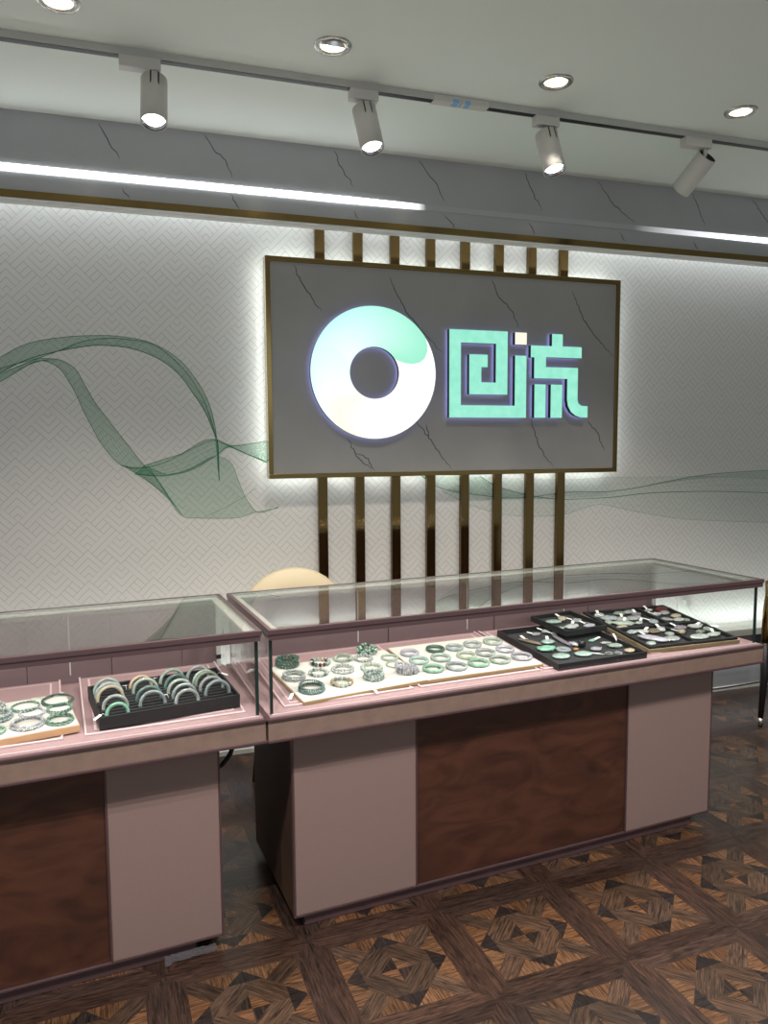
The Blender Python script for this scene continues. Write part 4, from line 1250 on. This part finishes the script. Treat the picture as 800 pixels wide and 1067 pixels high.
FT2 = -.0162
g2 = 'pendants in the small black tray'
W2 = ' in the small black tray'
pendant('T2', FT2, -.045, .035, .026, .015, 'aqua', -.3, 'flat pale green stone at the left' + W2, shape='oval', cord=.02, group=g2)
pendant('T2', FT2, .012, .052, .019, .014, 'beige', .4, 'beige grey carved pendant at the back' + W2, shape='carved', tagdir=1.2, group=g2)
pendant('T2', FT2, -.020, -.045, .027, .015, 'white', .2, 'whitish carved pendant at the front' + W2, shape='carved', cord=.025, tagdir=.6, group=g2)
pendant('T2', FT2, .045, .005, .019, .013, 'grey', .1, 'grey pendant in the middle of the small black tray', shape='carved', cord=.02, tagdir=2.4, group=g2)
pendant('T2', FT2, .052, -.060, .022, .013, 'lilac', .1, 'pale lilac oval pendant at the front right' + W2, shape='oval', tagdir=1.9, group=g2)
pendant('T2', FT2, -.070, -.040, .012, .009, 'aqua', .1, 'tiny aqua stone at the front left' + W2, shape='oval', group=g2)

FT3 = -.0122
g3 = 'pendants in the gold-edged compartment tray'
W3 = ' of the gold-edged tray'
BL, BR_, FL, FR_ = 'back left compartment', 'back right compartment', 'front left compartment', 'front right compartment'
T3I = [
    (-.155, .165, .019, .012, 'white', .4, 'carved', .030, .8, 'white carved pendant in the far left corner, ' + BL),
    (-.135, .125, .026, .017, 'bluegrey', -.2, 'carved', .030, 2.6, 'blue grey carved pendant at the left rim, ' + BL),
    (-.055, .165, .021, .012, 'olive', .1, 'carved', .034, None, 'dark olive pendant with a black cord, ' + BL),
    (.000, .175, .022, .013, 'grey', .3, 'oval', .030, None, 'grey oval pendant at the back, ' + BL),
    (-.028, .105, .032, .017, 'clear', .3, 'leaf', .034, None, 'large pale grey leaf pendant, ' + BL),
    (-.088, .100, .022, .013, 'grey', -.3, 'carved', .030, 1.4, 'grey carved pendant left of the large pale leaf, ' + BL),
    (-.118, .056, .032, .018, 'pale', -.2, 'carved', .030, 1.0, 'pale green white carving nearest the divider, ' + BL),
    (-.045, .050, .020, .010, 'white', .5, 'leaf', .030, .2, 'white sliver pendant near the divider, ' + BL),
    (.020, .045, .019, .013, 'bluegrey', .6, 'oval', .026, 2.0, 'small grey oval stone by the cross divider, ' + BL),
    (.160, .170, .024, .017, 'red', .2, 'carved', .026, None, 'dark red berry-like carving in the back right corner'),
    (.100, .175, .014, .009, 'white', .2, 'carved', .022, 1.3, 'small white carving at the back, ' + BR_),
    (.145, .130, .020, .013, 'grey', .5, 'oval', .024, None, 'grey stone in front of the dark red carving'),
    (.095, .120, .016, .010, 'white', .1, 'carved', .026, 2.7, 'white carving by the left divider, ' + BR_),
    (.092, .055, .019, .012, 'grey', -.5, 'leaf', .024, None, 'grey leaf pendant at the front left, ' + BR_),
    (.165, .085, .020, .013, 'beige', .3, 'oval', .020, None, 'beige grey oval stone at the right rim, ' + BR_),
    (.140, .040, .020, .013, 'white', .2, 'oval', .022, None, 'pale white oval stone at the front, ' + BR_),
    (-.120, -.125, .040, .018, 'lilac', -.75, 'long', .030, 2.6, 'large lilac white oblong pendant, ' + FL),
    (-.105, -.048, .020, .010, 'white', -.3, 'carved', .034, .8, 'white carving at the back, ' + FL),
    (-.045, -.140, .026, .018, 'grey', .2, 'oval', .024, None, 'grey oval pendant at the front, ' + FL),
    (-.018, -.095, .016, .012, 'pale', .4, 'oval', .024, None, 'pale green oval pendant beside the front grey oval, ' + FL),
    (-.018, -.045, .018, .012, 'white', .9, 'carved', .020, .5, 'white flower-like carving by the divider crossing, ' + FL),
    (-.062, -.055, .021, .014, 'brown', .1, 'carved', .028, None, 'brown grey carved pendant in the middle, ' + FL),
    (.070, -.050, .022, .013, 'purplegrey', .2, 'carved', .030, 1.8, 'greyish pink carved pendant at the back left, ' + FR_),
    (.140, -.050, .019, .012, 'white', -.2, 'carved', .030, .6, 'white carved pendant at the back right, ' + FR_),
    (.075, -.150, .032, .018, 'clear', .1, 'oval', .030, None, 'large icy oval pendant at the front left, ' + FR_),
    (.178, -.085, .016, .013, 'greygreen', .1, 'disc', .0, None, 'small grey green disc pendant at the right rim, ' + FR_),
    (.148, -.147, .024, .012, 'pale', .2, 'carved', .0, .9, 'pale white green carving in the front right corner' + W3),
    (.120, -.105, .018, .011, 'olive', .4, 'oval', .034, None, 'dark olive pendant in the middle, ' + FR_),
    (-.165, .085, .018, .011, 'greygreen', .9, 'oval', .030, None, 'small grey green oval stone against the left rim, ' + BL),
    (.010, .140, .017, .011, 'purplegrey', .2, 'carved', .034, 1.1, 'dark purple grey carving in the middle, ' + BL),
    (-.150, .018, .017, .010, 'beige', .2, 'carved', .030, None, 'beige carving in the near left corner, ' + BL),
    (.172, .030, .014, .010, 'olive', .7, 'oval', .022, None, 'dark olive stone in the near right corner, ' + BR_),
    (-.150, -.040, .019, .012, 'bluegrey', .4, 'oval', .026, None, 'blue grey oval stone in the far left corner, ' + FL),
    (-.160, -.165, .016, .011, 'greygreen', .3, 'oval', .020, None, 'grey green stone in the near left corner, ' + FL),
    (.040, -.090, .018, .012, 'beige', .5, 'carved', .028, 2.2, 'beige carving beside the divider, ' + FR_),
    (.172, -.035, .017, .011, 'bluegrey', .2, 'oval', .024, None, 'blue grey stone in the far right corner, ' + FR_),
]
for x, y, rx, ry, mt, a, sh, cord, td, lab in T3I:
    pendant('T3', FT3, x, y, rx, ry, mt, a, lab if 'tray' in lab else lab, group=g3, shape=sh, cord=cord or None, tagdir=td)

# ------------------------------------------------------------------ chairs
ch = empty('round_back_chair', loc=(0.635, 3.02, 0), label='chair with a round cream back standing behind the right display case', cat='chair')
b = MB()
RB = 0.245
prof = [(0.0, -.028), (RB * .6, -.028), (RB * .93, -.022), (RB, 0.0), (RB * .95, .02), (RB * .6, .026), (0, .026)]
T = Matrix.Translation((0, .16, .675)) @ Matrix.Rotation(radians(82), 4, 'X')
b.lathe(prof, M['cream_shell'], 40, T); b.build('backrest', ch)
b = MB(); b.lathe([(0, .40), (.22, .40), (.235, .42), (.235, .455), (.21, .475), (0, .48)], M['cream_shell'], 36, Matrix.Translation((0, -.03, 0))); b.build('seat', ch)
for sx, sy in ((-1, -1), (1, -1), (-1, 1), (1, 1)):
    b = MB(); b.tube([(sx * .15, -.03 + sy * .15, .405), (sx * .19, -.03 + sy * .19, 0)], [.016, .010], M['gold'], 12); b.build('leg', ch)
b = MB(); b.tube([(0, .19, .44), (0, .21, .50), (0, .195, .60)], .018, M['gold'], 10); b.build('back_support', ch)

# chair at the right edge of the picture: black legs with gold upper sleeves
c2 = empty('dining_chair', loc=(3.22, 2.80, 0), label='chair with tall gold and black leg at the right picture edge', cat='chair')
fx, fy = 3.000 - 3.22, 2.975 - 2.80
for k, (lx, ly, top) in enumerate(((fx, fy, .75), (fx + .03, fy - .40, .44), (fx + .44, fy, .75), (fx + .42, fy - .40, .44))):
    lg = MB()
    splay = -.004 if k in (0, 1) else .004
    if top > .5:
        lg.tube([(lx + splay * 3, ly, 0.045), (lx + .001, ly, .25), (lx, ly, .44)], [.0125, .019, .0215], M['black'], 14)
    else:
        lg.tube([(lx, ly, 0.045), (lx, ly, .25), (lx, ly, .43)], [.0125, .016, .018], M['black'], 14)
    lo = lg.build('leg', c2)
    q = MB(); q.tube([(lx + splay * 3, ly, 0.0), (lx + splay * 3, ly, .046)], [.0105, .0128], M['chrome'], 14); q.build('foot_tip', lo)
    if top > .5:
        q = MB(); q.tube([(lx, ly, .437), (lx - .002, ly, .60), (lx + .005, ly, .68), (lx + .008, ly + .01, top)], [.0216, .0165, .013, .010], M['gold'], 14); q.build('gold_sleeve', lo)
b = MB(); b.bbox(fx - .005, fx + .45, fy - .42, fy - .025, .43, .49, M['cream_shell'], .015); b.build('seat', c2)
b = MB(); b.bbox(fx + .02, fx + .42, fy + .0, fy + .03, .52, .77, M['cream_shell'], .012); b.build('backrest', c2)

# ------------------------------------------------------------------ cables, socket, loose film
b = MB()
b.tube([(0.292, 2.35, .611), (.281, 2.35, .56), (.2655, 2.35, .504), (.256, 2.35, .480), (.2436, 2.35, .463), (.2283, 2.35, .4466), (.2, 2.352, .43)], .0075, M['cable_black'], 12)
tag(b.build('power_cable'), 'thick black cable hanging in the gap between the two cases', 'cable')
b = MB()
b.tube([(2.90, 3.452, .27), (2.905, 3.43, .24), (2.93, 3.42, .16), (2.98, 3.36, .09), (3.06, 3.42, .045), (3.2, 3.46, .028), (3.45, 3.46, .035), (3.7, 3.46, .03)], .0045, M['cable_black'], 8)
tag(b.build('power_cable'), 'thin dark cable trailing from the low ledge behind the right end of the right case', 'cable')
s = empty('wall_socket', loc=(3.00, WALL_Y, .525), label='white wall socket with a thin cable behind the right case', cat='socket')
b = MB(); b.bbox(-.045, .045, -.010, -.001, -.045, .045, M['socket'], .003); b.build('socket_plate', s)
b = MB(); b.bbox(-.016, .02, -.045, -.010, -.02, .016, M['socket'], .004); b.build('plug', s)
b = MB(); b.tube([(0, -.04, -.015), (.01, -.05, -.05), (.05, -.05, -.10), (.12, -.055, -.135), (.2, -.07, -.147)], .0035, M['socket'], 8); b.build('plug_cable', s)
# crumpled clear film peeping out below the left case
b = MB()
rr = random.Random(5)
n = 22
base = len(b.v)
for i in range(n):
    u = i / (n - 1)
    x = -.285 + .145 * u
    for k in range(4):
        b.v.append((x + rr.uniform(-.001, .001), .061 - .0045 * k + rr.uniform(-.002, .002) - (.012 if u < .12 else 0) * (k > 1), .003 + .014 * (1 - k / 3) + rr.uniform(0, .003)))
for i in range(n - 1):
    for k in range(3):
        b.face((base + 4 * i + k, base + 4 * i + 4 + k, base + 4 * i + 5 + k, base + 4 * i + 1 + k), M['film'], True)
tag(b.build('plastic_film', mw=CM1), 'crumpled strip of clear plastic film on the floor below the left case', 'plastic film')
